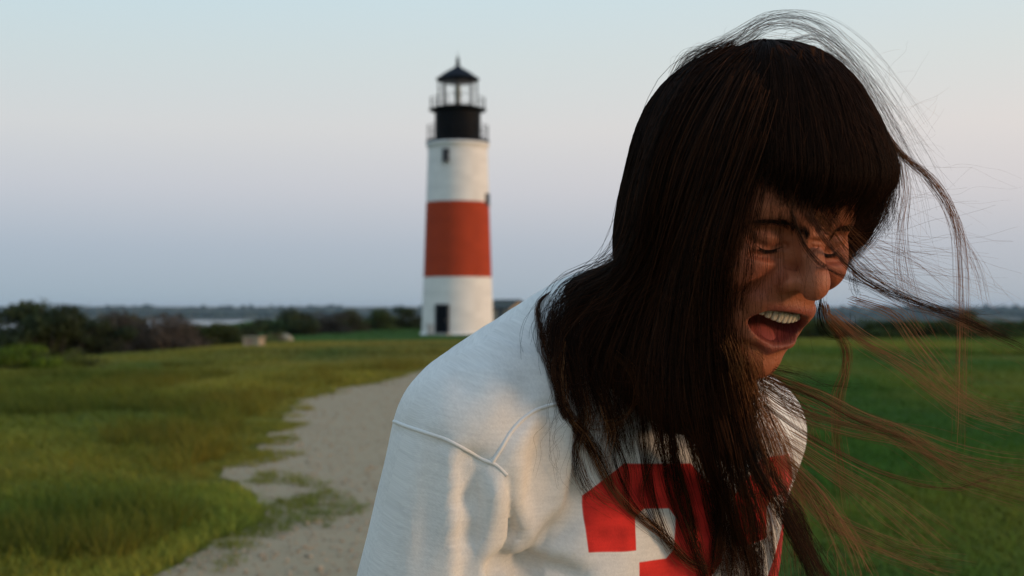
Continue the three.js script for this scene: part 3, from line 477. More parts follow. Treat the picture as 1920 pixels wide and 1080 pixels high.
// --- mass of the hair under its strands
const C0 = [.008, .036, .003], HR = [.104, .099, .111];
const taper = (y) => 1 - .17 * smoothstep(y, C0[1] + .005, C0[1] + .085);
function shellField(x, y, z) {
  const tp = taper(y); let d = ell(C0[0] + (x - C0[0]) / (x < C0[0] ? tp * .85 : tp), y, C0[2] + (z - C0[2]) / tp, C0[0], C0[1], C0[2], HR[0] - .007, HR[1] - .006, HR[2] - .008);
  d = smin(d, ell(x, y, z, -.002, -.02, -.036, .079, .11, .058), .04);
  d = smin(d, ell(x, y, z, 0, .035, -.012, .078, .086, .099), .012);
  d = smax(d, -ell(x, y, z, .006, -.055, .115, .070, .096, .11), .012);
  d = smax(d, -Math.max(y - .066, .035 - z), .01);
  d = smax(d, -ell(x, y, z, .055, -.06, .06, .03, .08, .06), .012);
  return d;
}
const shellW = apply(HI, shellField);
const fallCaps = [[[1308, 260, 1.17, .046], [1284, 480, 1.17, .042]], [[1284, 480, 1.17, .042], [1250, 620, 1.165, .050]], [[1250, 620, 1.165, .050], [1282, 740, 1.14, .034]], [[1230, 540, 1.2, .04], [1125, 585, 1.215, .033]], [[1120, 598, 1.21, .028], [1086, 622, 1.2, .016]], [[1120, 600, 1.21, .03], [1105, 680, 1.19, .022]], [[1200, 620, 1.19, .04], [1190, 700, 1.17, .028]], [[1312, 540, 1.135, .026], [1330, 700, 1.115, .030]], [[1330, 700, 1.115, .030], [1372, 830, 1.10, .018]]].map(([a, b]) => [A3(P(...a)), A3(P(...b)), a[3], b[3]]);
function fallW(x, y, z) { let d = 1e9; for (const [a, b, ra, rb] of fallCaps) d = smin(d, cap(x, y, z, a, b, ra, rb), .03); return d; }
const coreW = (x, y, z) => smin(shellW(x, y, z), fallW(x, y, z), .025);
const underW = (x, y, z) => Math.min(shirtW(x, y, z), headW(x, y, z), coreW(x, y, z));

// --- skin
const pores = noiseTexture(256, 44, (u, v, s) => .4 * tnoise(u, v, 14, s) + .3 * tnoise(u, v, 34, s + 1) + .3 * tnoise(u, v, 80, s + 2));
const skinMat = new THREE.MeshPhysicalMaterial({ bumpMap: pores, bumpScale: .0006, vertexColors: true, roughness: .5, specularIntensity: .45, sheen: .15, sheenRoughness: .5, sheenColor: new THREE.Color(.6, .3, .2) });
{
  const g = meshField(headField, [-.095, -.24, -.13], [.095, .125, .125], .0017), q = g.attributes.position, col = new Float32Array(q.count * 3);
  for (let i = 0; i < q.count; i++) {
    const x = q.getX(i), y = q.getY(i), z = q.getZ(i), s = Math.abs(x), xm = x * MC - (y + .07) * MS, ym = (y + .07) * MC + x * MS - .07, sm = Math.abs(xm), mz = z + x * x * 11; let c = [.33, .108, .050];
    const mix = (k, t) => { k = clamp(k, 0, 1); for (let j = 0; j < 3; j++) c[j] = lerp(c[j], t[j], k); };
    mix(.55 * (1 - smoothstep(hyp(s - .036, (y + .032) * 1.1, z - .08), .01, .034)), [.30, .070, .038]);      // flushed cheeks
    mix(.5 * (1 - smoothstep(hyp(x, y + .033, z - .104), .004, .018)), [.31, .075, .042]);
    mix(.45 * (1 - smoothstep(hyp(s - .0305, (y - .001) * 1.2, z - .08), .006, .02)), [.26, .10, .06]);
    const dl = Math.min(cap(sm, ym, mz, [0, -.0540, .0900], [.0315, -.0545, .0895], .0042, .0028), cap(sm, ym, mz, [.0315, -.0545, .0885], [.0200, -.0805, .0830], .0028, .004), cap(sm, ym, mz, [.0200, -.0805, .0830], [0, -.0880, .0815], .004, .005));
    mix(1 - smoothstep(dl, .0005, .0035), [.20, .050, .032]);                                                  // lips
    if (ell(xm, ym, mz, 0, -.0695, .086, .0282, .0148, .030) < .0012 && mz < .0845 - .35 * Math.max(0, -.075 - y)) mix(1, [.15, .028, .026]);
    mix(.10 + .20 * vnoise(x * 90, y * 90, z * 90), [.40, .105, .055]);
    mix(.22 * Math.max(0, vnoise(x * 420, y * 420, z * 420)), [.20, .07, .04]); mix(.2 * Math.max(0, fbm(x * 45, y * 45, z * 45)), [.22, .07, .04]);
    col.set(c, i * 3);
  }
  const suv = []; for (let i = 0; i < q.count; i++) suv.push((q.getX(i) + .6 * q.getZ(i)) / .03, (q.getY(i) + .35 * q.getZ(i)) / .03); g.setAttribute('uv', new THREE.Float32BufferAttribute(suv, 2));
  g.setAttribute('color', new THREE.BufferAttribute(col, 3)); g.applyMatrix4(HM);
  // hands, hanging below the picture
  const hand = (wr, el, side) => {
    const w = V3(...wr).applyMatrix4(BM), e = V3(...el).applyMatrix4(BM), y = e.clone().sub(w).normalize(), x = V3(1, 0, .2).cross(y).normalize(), z = x.clone().cross(y).normalize();
    const M = new THREE.Matrix4().makeBasis(x, y, z).setPosition(w);
    const F = [[.026, .058, .062], [.009, .064, .07], [-.009, .062, .066], [-.026, .053, .052]];
    const f = (a, b, c) => { let d = cap(a, b, c, [0, .05, 0], [0, -.01, 0], .027, .025); d = smin(d, ell(a, b, c, 0, -.05, 0, .04, .042, .015), .02); for (const [u, v, l] of F) { const k = cap(a, b, c, [u, -v - .018, 0], [u * 1.15, -v - .018 - l * .5, .006], .0088, .0082), m = cap(a, b, c, [u * 1.15, -v - .018 - l * .5, .006], [u * 1.1, -v - l, .022], .0082, .007); d = smin(d, Math.min(k, m), .006); } let t = cap(a, b, c, [side * .03, -.03, .006], [side * .055, -.065, .018], .012, .0105); t = smin(t, cap(a, b, c, [side * .055, -.065, .018], [side * .054, -.092, .028], .0105, .009), .005); return smin(d, t, .008); };
    const h = meshField(f, [-.075, -.16, -.04], [.075, .08, .06], .0032); h.applyMatrix4(M); const c = new Float32Array(h.attributes.position.count * 3); for (let i = 0; i < c.length; i += 3) c.set([.275, .092, .044], i); h.setAttribute('color', new THREE.BufferAttribute(c, 3)); return h;
  };
  part('body', toRoot(g), skinMat, woman);
  part('hand', toRoot(hand(rWr, rEl, 1)), skinMat, woman); part('hand', toRoot(hand(lWr, lEl, -1)), skinMat, woman);
  // teeth and tongue
  const th = [], N = 10; for (let i = 0; i < N; i++) { const u = (i - (N - 1) / 2), x = u * .0053, z = .0850 - x * x * 13, w = Math.abs(u) < 1 ? .0055 : .0050, h = .0098 - .0006 * Math.abs(u); th.push(new RoundedBoxGeometry(w, h, .005, 2, .0018).rotateY(u * .13).translate(x, -.0625 + .0003 * u * u * .25, z - .0035)); }
  part('teeth', toRoot(merge(th).translate(0, .07, 0).rotateZ(-.13).translate(0, -.07, 0).applyMatrix4(HM)), std(.50, .43, .33, .2), woman);
  const tg = new THREE.SphereGeometry(1, 24, 16).scale(.0185, .0085, .026).rotateX(.25).translate(0, -.0855, .058).applyMatrix4(HM);
  part('tongue', toRoot(tg), std(.30, .075, .062, .22), woman);
  // brows and lashes
  const r = rng(71), onFace = (x, y) => { let z = .13; for (let i = 0; i < 60; i++) { const d = headField(x, y, z); if (d < .0003) break; z -= d * .8; } return V3(x, y, z); };
  for (const s of [-1, 1]) {
    const B = new Strands(); for (let i = 0; i < 320; i++) { const t = r(), x = s * lerp(.011, .047, t), y = .0105 + .0065 * Math.sin(t * 2.2) - .004 * t * t - (1 - t) * .002 + gauss(r) * .0021 * (1 - .5 * t), a = onFace(x, y), L = .007; const b = onFace(x + s * L * (.4 + .5 * t), y + L * (.7 - .95 * t)); a.z += .0003; b.z += .0014; const m = a.clone().lerp(b, .5); m.z += .0006; B.add([a, m, b].map((p) => p.applyMatrix4(HM)), .00020, .00008, [.012, .007, .005]); }
    part('eyebrow', toRoot(B.geometry()), new THREE.MeshPhysicalMaterial({ vertexColors: true, roughness: .7, specularIntensity: .15 }), woman);
    const E = new Strands(); for (let i = 0; i < 70; i++) { const t = i / 69, x = s * lerp(.018, .0465, t), y = -.0045 - .0055 * Math.sin(Math.PI * clamp(t * .9 + .05, 0, 1)) + .001 * t, a = onFace(x, y), b = a.clone().add(V3(s * (.0004 + .002 * t), -.0022 - .0008 * r(), .0020)); E.add([a, a.clone().lerp(b, .55).add(V3(0, -.0008, 0)), b].map((p) => p.applyMatrix4(HM)), .00020, .00008, [.010, .006, .005]); }
    part('eyelashes', toRoot(E.geometry()), new THREE.MeshPhysicalMaterial({ vertexColors: true, roughness: .7, specularIntensity: .15 }), woman);
  }
}
// --- sweatshirt with its folds, seams and print
const folds = [ // [height in mm, half width in mm, points]
  [3.5, 9, [[846, 836], [857, 900], [862, 990], [860, 1090]]], [-8, 11, [[884, 868], [893, 950], [890, 1090]]], [5, 10, [[932, 884], [920, 980], [905, 1090]]],
  [-6, 10, [[946, 886], [955, 940], [966, 1005], [940, 1060]]], [6, 10, [[978, 880], [972, 940], [986, 985]]], [7, 13, [[1004, 785], [962, 850], [946, 925], [960, 975], [990, 1004]]], [-7, 15, [[1020, 800], [1012, 870], [990, 950]]],
  [6, 11, [[1062, 800], [1062, 880], [1040, 950], [975, 1012]]], [-5, 14, [[1088, 850], [1082, 940], [1030, 1005]]], [-9, 9, [[925, 1060], [985, 1052], [1050, 1066], [1090, 1080]]], [5, 12, [[950, 1030], [1010, 1026], [1085, 1046]]],
  [-3.5, 20, [[866, 690], [872, 790]]], [3, 18, [[918, 700], [950, 800]]], [-4, 16, [[978, 720], [965, 790], [935, 850]]], [3, 14, [[800, 830], [775, 930], [752, 1080]]], [-3, 14, [[815, 840], [800, 940], [785, 1080]]],
  [4, 16, [[1110, 960], [1080, 1010], [1040, 1030]]], [-3, 16, [[1490, 730], [1480, 850]]], [4, 12, [[1505, 760], [1500, 900]]], [-4, 14, [[1450, 1010], [1500, 1040]]], [-2, 5, [[742, 806], [830, 832], [900, 864], [945, 890]]], [-1.5, 5, [[929, 874], [958, 812], [1000, 772], [1056, 756]]],
];
const seams = [[[738, 790], [760, 799], [800, 812], [840, 826], [880, 848], [908, 864], [930, 872], [948, 890]], [[924, 868], [940, 842], [958, 814], [980, 788], [1004, 770], [1030, 760], [1060, 754], [1100, 745], [1150, 733]]];
const chestUV = (v) => v.clone().applyMatrix4(BI);
{
  const g = meshField(shirtField, [-.33, -.68, -.22], [.32, .09, .20], .0038), q = g.attributes.position, n = g.attributes.normal;
  const F = folds.map(([h, w, pts]) => { const l = pts.map(([a, b]) => trace(shirtW, a, b)).filter(Boolean).map((p) => loc(BI, p)); return [h / 1000, w / 1000, l]; });
  const disp = (x, y, z) => {
    let h = 0;
    for (const [a, w, l] of F) { if (l.length < 2) continue; let best = 1e9, tt = 0; for (let k = 0; k < l.length - 1; k++) { const p = l[k], e = l[k + 1], ex = e[0] - p[0], ey = e[1] - p[1], ez = e[2] - p[2], t = clamp(((x - p[0]) * ex + (y - p[1]) * ey + (z - p[2]) * ez) / (ex * ex + ey * ey + ez * ez), 0, 1), D = hyp(x - p[0] - ex * t, y - p[1] - ey * t, z - p[2] - ez * t); if (D < best) { best = D; tt = (k + t) / (l.length - 1); } } if (best < w * 3) h += .95 * a * Math.exp(-((best / w) ** 2)) * (.35 + .65 * Math.sin(Math.PI * clamp(tt * .8 + .12, 0, 1))); }
    const arm = cap(x, y, z, rSh, rEl, .066, .064) < .02 ? 1 : 0;
    return h + .0030 * fbm(x * lerp(15, 22, arm), y * 5.5, z * 15, 3) + .0007 * fbm(x * 55, y * 30, z * 50, 2);
  };
  const np = new Float32Array(q.count * 3);
  for (let i = 0; i < q.count; i++) {
    const x = q.getX(i), y = q.getY(i), z = q.getZ(i), h = disp(x, y, z);
    np[i * 3] = x + n.getX(i) * h; np[i * 3 + 1] = y + n.getY(i) * h; np[i * 3 + 2] = z + n.getZ(i) * h;
  }
  q.array.set(np); q.needsUpdate = true; g.computeVertexNormals();
  // print only on the front: the back gets its own corners and a place in the cloth without numerals
  const ix = g.index.array, pos = Array.from(q.array), nor = Array.from(g.attributes.normal.array), uv = []; for (let i = 0; i < q.count; i++) uv.push(q.getX(i), q.getY(i) + .32 * Math.max(0, .088 - q.getZ(i)) * smoothstep(q.getX(i), .03, .12));
  const out = [], back = new Map();
  for (let t = 0; t < ix.length; t += 3) { const nz = nor[ix[t] * 3 + 2] + nor[ix[t + 1] * 3 + 2] + nor[ix[t + 2] * 3 + 2]; for (let k = 0; k < 3; k++) { let i = ix[t + k]; if (nz < -.15) { if (!back.has(i)) { back.set(i, pos.length / 3); pos.push(pos[i * 3], pos[i * 3 + 1], pos[i * 3 + 2]); nor.push(nor[i * 3], nor[i * 3 + 1], nor[i * 3 + 2]); uv.push(uv[i * 2] + pos[i * 3 + 2], uv[i * 2 + 1] + .8); } i = back.get(i); } out.push(i); } }
  const S = new THREE.BufferGeometry(); S.setAttribute('position', new THREE.Float32BufferAttribute(pos, 3)); S.setAttribute('normal', new THREE.Float32BufferAttribute(nor, 3)); S.setAttribute('uv', new THREE.Float32BufferAttribute(uv, 2)); S.setIndex(out);
  S.applyMatrix4(BM);
  const W = 2048, cv = document.createElement('canvas'); cv.width = cv.height = W; const c = cv.getContext('2d'), SZ = 1.6;     // the cloth: 1.6 m square, y from -0.8 to 0.8
  const mm = (x) => (x / SZ + .5) * W, my = (y) => (.5 - y / SZ) * W;
  c.fillStyle = 'rgb(216,213,207)'; c.fillRect(0, 0, W, W);
  c.fillStyle = 'rgb(200,50,43)';
  const digit = (shape, x0, y0, w, h) => { c.beginPath(); shape.forEach((loop) => loop.forEach(([a, b], i) => (i ? c.lineTo : c.moveTo).call(c, mm(x0 + a * w), my(y0 - b * h)))); c.closePath(); c.fill(); };
  const three = [[[0, .145], [.25, 0], [.75, 0], [1, .145], [1, .41], [.89, .5], [1, .59], [1, .855], [.75, 1], [.25, 1], [0, .855], [0, .64], [.345, .64], [.345, .77], [.41, .81], [.6, .81], [.655, .77], [.655, .63], [.6, .585], [.37, .585], [.37, .405], [.6, .405], [.655, .37], [.655, .23], [.6, .19], [.41, .19], [.345, .225], [.345, .355], [0, .355]]];
  const two = [[[0, .145], [.25, 0], [.75, 0], [1, .145], [1, .40], [.5, .81], [1, .81], [1, 1], [0, 1], [0, .80], [.655, .33], [.655, .23], [.6, .19], [.41, .19], [.345, .225], [.345, .355], [0, .355]]];
  digit(three, NUM.x, NUM.y, NUM.w, NUM.h); digit(two, NUM.x2, NUM.y, NUM.w2, NUM.h);
  const im = c.getImageData(0, 0, W, W), D = im.data, r = rng(8);
  for (let y = 0; y < W; y++) { for (let x = 0; x < W; x++) { const i = (y * W + x) * 4, k = 1 + .05 * (r() - .5) + .022 * vnoise(x * .06, y * .6, 2) + .018 * vnoise(x * .5, y * .5, 3) + .02 * vnoise(x * .012, y * .02, 5) + (D[i + 1] < 120 ? .10 * vnoise(x * .09, y * .09, 7) : 0); for (let q2 = 0; q2 < 3; q2++) D[i + q2] = clamp(D[i + q2] * k, 0, 255); } }
  c.putImageData(im, 0, 0);
  const map = new THREE.CanvasTexture(cv); map.colorSpace = THREE.SRGBColorSpace; map.wrapS = map.wrapT = THREE.RepeatWrapping; map.repeat.set(1 / SZ, 1 / SZ); map.offset.set(.5, .5);
  const knit = noiseTexture(256, 14, (u, v, s) => .5 + .25 * Math.sin(u * 6.28318 * 48) * Math.sin(v * 6.28318 * 48) + .3 * (tnoise(u, v, 64, s) - .5)); knit.repeat.set(1 / .06, 1 / .06);
  const cloth = new THREE.MeshPhysicalMaterial({ map, bumpMap: knit, bumpScale: .00022, roughness: .95, sheen: .25, sheenRoughness: .7, sheenColor: new THREE.Color(.8, .8, .8), specularIntensity: .3 });
  const shirt = part('sweatshirt', toRoot(S), cloth, woman);
  const plain = new THREE.MeshStandardMaterial({ color: new THREE.Color().setRGB(.72, .70, .66), roughness: .95 });
  for (const l of seams) { const fine = new THREE.CatmullRomCurve3(l.map(([a, b]) => V3(a, b, 0)), false, 'centripetal').getPoints(40); const pts = fine.map((q2) => trace(shirtW, q2.x, q2.y)).filter(Boolean).map((p) => { const n2 = gradient(shirtW, p); return p.addScaledVector(n2, disp(...loc(BI, p)) - .0009); }); if (pts.length > 2) { const T = new Strands(); T.add(pts, .0018, .0018, [1, 1, 1], 7); part('seam', toRoot(T.geometry()), plain, shirt); } }
  const nk = V3(0, -.05, -.035).applyMatrix4(HM), nb = V3(...neckTo).applyMatrix4(HM), ax = nb.clone().sub(nk).normalize().lerp(V3(0, -1, 0), .35).normalize(), nc = nk.clone().lerp(nb, .84), u1 = V3(1, 0, 0).cross(ax).normalize(), u2 = ax.clone().cross(u1);
  const ring = []; for (let i = 0; i <= 40; i++) { const a = i / 40 * 6.28318; ring.push(nc.clone().addScaledVector(u1, .064 * Math.cos(a)).addScaledVector(u2, .064 * Math.sin(a))); }
  const T = new Strands(); T.add(ring, .012, .012, [1, 1, 1], 8); part('collar', toRoot(T.geometry()), plain, shirt);
  // jeans and shoes, below the picture
  const hip = V3(0, -.60, -.01).applyMatrix4(BM), foot = (s) => V3(woman.position.x + s * .12, .07, woman.position.z - s * .05 + .02), side = V3(1, 0, 0).transformDirection(BM);
  const leg = [-1, 1].map((s) => [A3(hip.clone().addScaledVector(side, s * .08).add(V3(0, -.06, 0))), A3(hip.clone().addScaledVector(side, s * .1).lerp(foot(s), .5).add(V3(0, 0, .03))), A3(foot(s))]);
  const jf = (x, y, z) => { let d = ell(x, y, z, hip.x, hip.y + .02, hip.z, .15, .14, .115); for (const [a, b, e] of leg) { d = smin(d, cap(x, y, z, a, b, .085, .062), .05); d = smin(d, cap(x, y, z, b, e, .062, .052), .03); } return d; };
  part('jeans', toRoot(meshField(jf, [hip.x - .3, .06, hip.z - .25], [hip.x + .3, hip.y + .2, hip.z + .3], .012)), std(.03, .045, .09, .9), woman);
  for (const s of [-1, 1]) { const f = foot(s); part('shoe', toRoot(meshField((x, y, z) => smax(smin(cap(x, y, z, [f.x, .045, f.z - .03], [f.x + s * .02, .035, f.z + .15], .045, .038), cap(x, y, z, [f.x, .05, f.z], [f.x, .1, f.z - .005], .045, .05), .03), -y + .002, .005), [f.x - .1, -.01, f.z - .12], [f.x + .1, .16, f.z + .24], .008)), std(.4, .38, .35, .8), woman); }
}

// --- hair: strands over a dark mass
{
  const r = rng(2024), dark = [.011, .0058, .0038], brown = [.10, .036, .014], light = [.46, .205, .085];  // brown and light partly paint in sun shining through the dark hair
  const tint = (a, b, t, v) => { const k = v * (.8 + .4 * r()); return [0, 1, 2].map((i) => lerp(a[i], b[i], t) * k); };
  // the mass itself
  const lo = P(960, 800, 1.2), hi = P(1720, 40, 1.2);
  const core = meshField(coreW, [.03, 1.24, -1.36], [.36, 1.66, -.96], .0042);
  const hairMat = new THREE.MeshPhysicalMaterial({ vertexColors: true, roughness: .6, specularIntensity: .08, transmission: .12, thickness: 0 });
  const massMat = new THREE.MeshPhysicalMaterial({ color: new THREE.Color().setRGB(.007, .004, .003), roughness: .8, specularIntensity: .12 });
  const hair = part('hair', toRoot(core), massMat, woman);
  // strands that lie on the scalp, from the crown outwards
  const S = new Strands(), axis = V3(-.10, .93, -.34).normalize(), e1 = V3(0, 0, 1).addScaledVector(axis, -axis.z).normalize(), e2 = V3().crossVectors(axis, e1).normalize();
  for (let n = 0; n < 10500; n++) {
    const phi = (r() * 2 - 1) * Math.PI, front = Math.abs(phi) < 1.15, th0 = -.12 + .9 * r() * r(), k = .955 + .065 * r(), pts = [], bend = gauss(r) * .09 + .22 * vnoise(phi * 9, 1.7) * .6, w = gauss(r) * .07, f0 = r() * 9;
    const fringe = .034 - .010 * smoothstep(-phi, .1, .8) + .007 * vnoise(phi * 11, 3.3) + .0085 * gauss(r) + (r() < .2 ? .016 * r() : 0) - (r() < .06 ? .012 : 0);
    for (let i = 0; i <= 21; i++) {
      const t = i / 16, th = th0 + t * 2.15, ph = phi + bend * t + w * Math.sin(t * 4 + f0) * .4 + (front ? -.10 * t : 0), c = Math.cos(th), s = Math.sin(th);
      const d = axis.clone().multiplyScalar(c).addScaledVector(e1, s * Math.cos(ph)).addScaledVector(e2, s * Math.sin(ph)), q = k + .012 * Math.sin(t * 3) - (front ? .05 * smoothstep(t, .35, .8) * smoothstep(.5, 1.1, 1.6 - Math.abs(phi)) * 0 : 0) + .010 * vnoise(phi * 6 + bend * t * 8, t * 2.5, 3) + .014 * vnoise(phi * 17, t * 1.5, 9);
      const tp = taper(C0[1] + d.y * HR[1] * q), p = V3(C0[0] + d.x * HR[0] * q * tp * lerp(.85, 1, smoothstep(d.x, -.25, .1)), C0[1] + d.y * HR[1] * q, C0[2] + d.z * HR[2] * q * tp);
      if (front) { const s2 = 1 - .15 * (1 - smoothstep(p.y, .028, .066)); p.x = C0[0] + (p.x - C0[0]) * s2; p.z = C0[2] + (p.z - C0[2]) * s2; }
      if (front && p.z > .02 && p.y < fringe - (Math.abs(p.x) > .045 ? (Math.abs(p.x) - .045) * .9 : 0)) break;
      const back = Math.abs(phi) > 1.7;
      if (back && th > 1.5 && pts.length) p.copy(pts[pts.length - 1]).add(V3(w * .01, -.013, -.001));
      if (p.y < (back ? -.085 : -.055) + .02 * r()) break;
      const q2 = shellField(p.x, p.y, p.z); if (back && th > 1.5 && q2 > .003) p.addScaledVector(gradient(shellField, p), .003 - q2); else if (q2 < .001) p.addScaledVector(gradient(shellField, p), .001 - q2 + .003 * (k - .955) / .065);
      pts.push(p);
    }
    if (pts.length < 4) continue;
    S.add(spline(pts.map((p) => p.applyMatrix4(HM)), 13), .00023, .00011, tint(dark, brown, clamp(.30 * r() * r() + .5 * smoothstep(phi, .2, 1.1) * (vnoise(phi * 14, 2.2) > .1 ? r() : 0), 0, 1), 1), 3);  // more brown on the sun side: light through the rim put into the colour
  }
  // locks along lines laid over head, shoulder and chest: [points [column, row, lift], strands, spread at root and tip in metres, tone, radius in mm]
  const line = (g, dep) => { // points in space: on what lies below, lifted off it; in the air where nothing does
    let ds = g.map(([x, y, l, d]) => { if (d) return d; const p = trace(underW, x, y, 1.42); return p ? toPx(p)[2] - (l ?? .004) : null; });
    for (let i = 0; i < ds.length; i++) if (ds[i] === null) { let a = i, b = i; while (a >= 0 && ds[a] === null) a--; while (b < ds.length && ds[b] === null) b++; ds[i] = a < 0 ? (b < ds.length ? ds[b] : 1.12) : b >= ds.length ? ds[a] : lerp(ds[a], ds[b], (i - a) / (b - a)); }
    for (let k = 0; k < 2; k++) ds = ds.map((d, i) => { const m = (ds[Math.max(i - 1, 0)] + d + ds[Math.min(i + 1, ds.length - 1)]) / 3; return Math.min(d, m + .004); });
    return g.map(([x, y], i) => P(x, y, ds[i]));
  };
  const lock = (St, g, count, s0, s1, a, b, mix, rad, o = {}) => {
    const base = spline(line(g), o.seg ?? 20), n = base.length;
    for (let k = 0; k < count; k++) {
      const u = V3(gauss(r), gauss(r) * .6, gauss(r) * .55), end = o.ragged ? 1 - o.ragged * r() * r() : 1, start = o.late ? o.late * r() : 0, f = r() * 40, wob = (o.wob ?? .0025) * (.4 + r()), dv = V3(gauss(r), gauss(r), gauss(r) * .4), pts = [];
      for (let i = Math.floor(start * n); i < n * end; i++) {
        const t = i / (n - 1), sp2 = s0 + (s1 - s0) * t; const p = base[i].clone().addScaledVector(u, sp2);
        p.x += wob * vnoise(f, t * 3.2, 1) * 2 * t; p.y += wob * vnoise(f, t * 3.2, 7) * t * 1.5; p.z += wob * vnoise(f, t * 3.2, 4) * t;
        if (o.drift) p.addScaledVector(dv, o.drift * t * t);
        if (!o.free) { const q = underW(p.x, p.y, p.z); if (q < .0015) p.addScaledVector(gradient(underW, p), .0015 - q + .002 * r()); }
        pts.push(p);
      }
      if (pts.length < 3) continue;
      St.add(pts, rad / 1000, rad * .45 / 1000, tint(a, b, clamp(mix + .35 * gauss(r), 0, 1), 1), 3);
    }
  };
  // left side, falling from the crown over the shoulder
  const falls = [
    [[[1372, 92], [1306, 140], [1262, 220], [1232, 310], [1214, 400], [1206, 452], [1176, 500], [1110, 535], [1070, 590], [1060, 680]], 120], [[[1386, 96], [1316, 146], [1272, 230], [1240, 330], [1222, 430], [1200, 500], [1160, 560], [1130, 640]], 150],
    [[[1396, 104], [1326, 156], [1280, 245], [1246, 340], [1230, 430], [1194, 492], [1130, 540], [1090, 600], [1065, 680], [1075, 760]], 130],
    [[[1388, 110], [1332, 170], [1277, 280], [1244, 400], [1219, 500], [1180, 580], [1140, 660], [1120, 740]], 150],
    [[[1398, 130], [1352, 210], [1307, 320], [1277, 450], [1235, 560], [1200, 650], [1180, 740], [1190, 800]], 160],
    [[[1408, 150], [1366, 250], [1327, 380], [1290, 500], [1258, 620], [1244, 720], [1252, 800]], 160],
    [[[1418, 170], [1380, 280], [1346, 400], [1308, 520], [1290, 640], [1286, 750], [1302, 850]], 160],
    [[[1428, 200], [1390, 310], [1356, 420], [1330, 540], [1320, 660], [1330, 780], [1352, 880]], 170],
    [[[1423, 260], [1392, 350], [1364, 450], [1350, 560], [1352, 680], [1376, 780], [1404, 880]], 150],
    [[[1232, 400], [1192, 490], [1120, 525], [1076, 552], [1060, 596], [1056, 650], [1064, 710], [1074, 770]], 170],
    [[[1240, 500], [1170, 545], [1090, 575], [1058, 620], [1066, 680], [1086, 740]], 150], [[[1250, 520], [1190, 570], [1130, 600], [1110, 660], [1120, 720]], 140],
    [[[1244, 480], [1190, 540], [1130, 580], [1090, 640], [1100, 720], [1120, 790]], 110],
  ];
  for (const [g, n] of falls) lock(S, g.map((q) => [q[0], q[1], .006]), Math.round(n * 1.5), .007, .012, dark, brown, .12, .22, { ragged: .55, seg: 22, wob: .006 });
  // long tips over the chest
  const L = new Strands();
  const tips = [
    [[[1030, 548], [1012, 566], [1010, 600], [1022, 650], [1036, 700], [1052, 740]], 34, .001, .0016, .5], [[[1040, 560], [1034, 620], [1048, 690], [1052, 760], [1080, 810], [1120, 860]], 30, .002, .002, .4],
    [[[1060, 640], [1052, 720], [1066, 780], [1100, 820], [1128, 880], [1160, 930], [1200, 970], [1250, 1010], [1290, 1055], [1330, 1066]], 26, .002, .0022, .55],
    [[[1080, 650], [1090, 740], [1095, 790], [1080, 840], [1090, 890], [1118, 930], [1170, 960]], 16, .002, .0035, .6], [[[1120, 660], [1128, 740], [1140, 800], [1128, 850], [1140, 910]], 18, .003, .004, .6],
    [[[1180, 680], [1200, 760], [1206, 830], [1214, 900], [1232, 970], [1258, 1030], [1290, 1050]], 26, .003, .002, .5], [[[1150, 660], [1185, 700], [1192, 750], [1160, 790], [1110, 800], [1085, 790]], 22, .002, .003, .55],
    [[[1230, 680], [1236, 760], [1246, 840], [1258, 920], [1290, 1010], [1320, 1080], [1330, 1110]], 40, .003, .0022, .35], [[[1252, 690], [1256, 780], [1268, 860], [1290, 940], [1310, 1020], [1330, 1100]], 46, .002, .002, .15],
    [[[1270, 690], [1284, 790], [1310, 880], [1332, 960], [1350, 1040], [1360, 1110]], 60, .003, .003, .3], [[[1300, 700], [1316, 790], [1336, 870], [1350, 960], [1372, 1040], [1385, 1110]], 90, .004, .004, .25],
    [[[1330, 690], [1344, 780], [1362, 870], [1376, 960], [1392, 1030], [1402, 1110]], 120, .005, .004, .12], [[[1352, 680], [1366, 770], [1382, 860], [1396, 940], [1410, 1020], [1418, 1110]], 130, .005, .005, .1],
    [[[1350, 660], [1378, 760], [1402, 840], [1440, 920], [1480, 990], [1510, 1050], [1540, 1110]], 110, .004, .003, .08], [[[1352, 640], [1388, 740], [1420, 820], [1450, 900], [1480, 960], [1500, 1030], [1516, 1110]], 90, .004, .004, .3],
    [[[1356, 620], [1390, 710], [1432, 790], [1456, 860], [1470, 930], [1486, 1000], [1490, 1090]], 80, .004, .006, .7], [[[1360, 640], [1400, 720], [1446, 780], [1478, 840], [1492, 900], [1500, 960]], 70, .004, .006, .8],
    [[[1372, 700], [1392, 800], [1412, 890], [1440, 970], [1452, 1040], [1460, 1110]], 80, .005, .005, .55], [[[1340, 720], [1372, 840], [1410, 930], [1430, 1000], [1440, 1080]], 60, .004, .004, .35],
    [[[1310, 760], [1330, 850], [1346, 930], [1358, 1010], [1376, 1090]], 50, .003, .004, .5], [[[1290, 760], [1312, 860], [1350, 950], [1400, 1040], [1440, 1110]], 40, .004, .005, .5],
    [[[1200, 640], [1215, 720], [1240, 790], [1262, 850], [1268, 930]], 40, .005, .004, .3], [[[1100, 600], [1110, 680], [1130, 740], [1150, 790], [1170, 850]], 40, .005, .005, .4], [[[1250, 1000], [1290, 1045], [1340, 1064], [1370, 1072]], 8, .001, .001, .3],
  ];
  for (const [g, n, a, b, m] of tips) lock(L, g.map((q) => [q[0], q[1], .005]), Math.round(n * (g[0][0] > 1345 && m > .2 ? .55 : g[0][0] < 1130 ? 1.4 : m < .32 ? 1.0 : .9)), a, b, m > .5 ? brown : dark, m > .5 ? light : brown, m > .5 ? m * .6 : m, .20, { ragged: .3, seg: 24, wob: .0045, late: .15 });
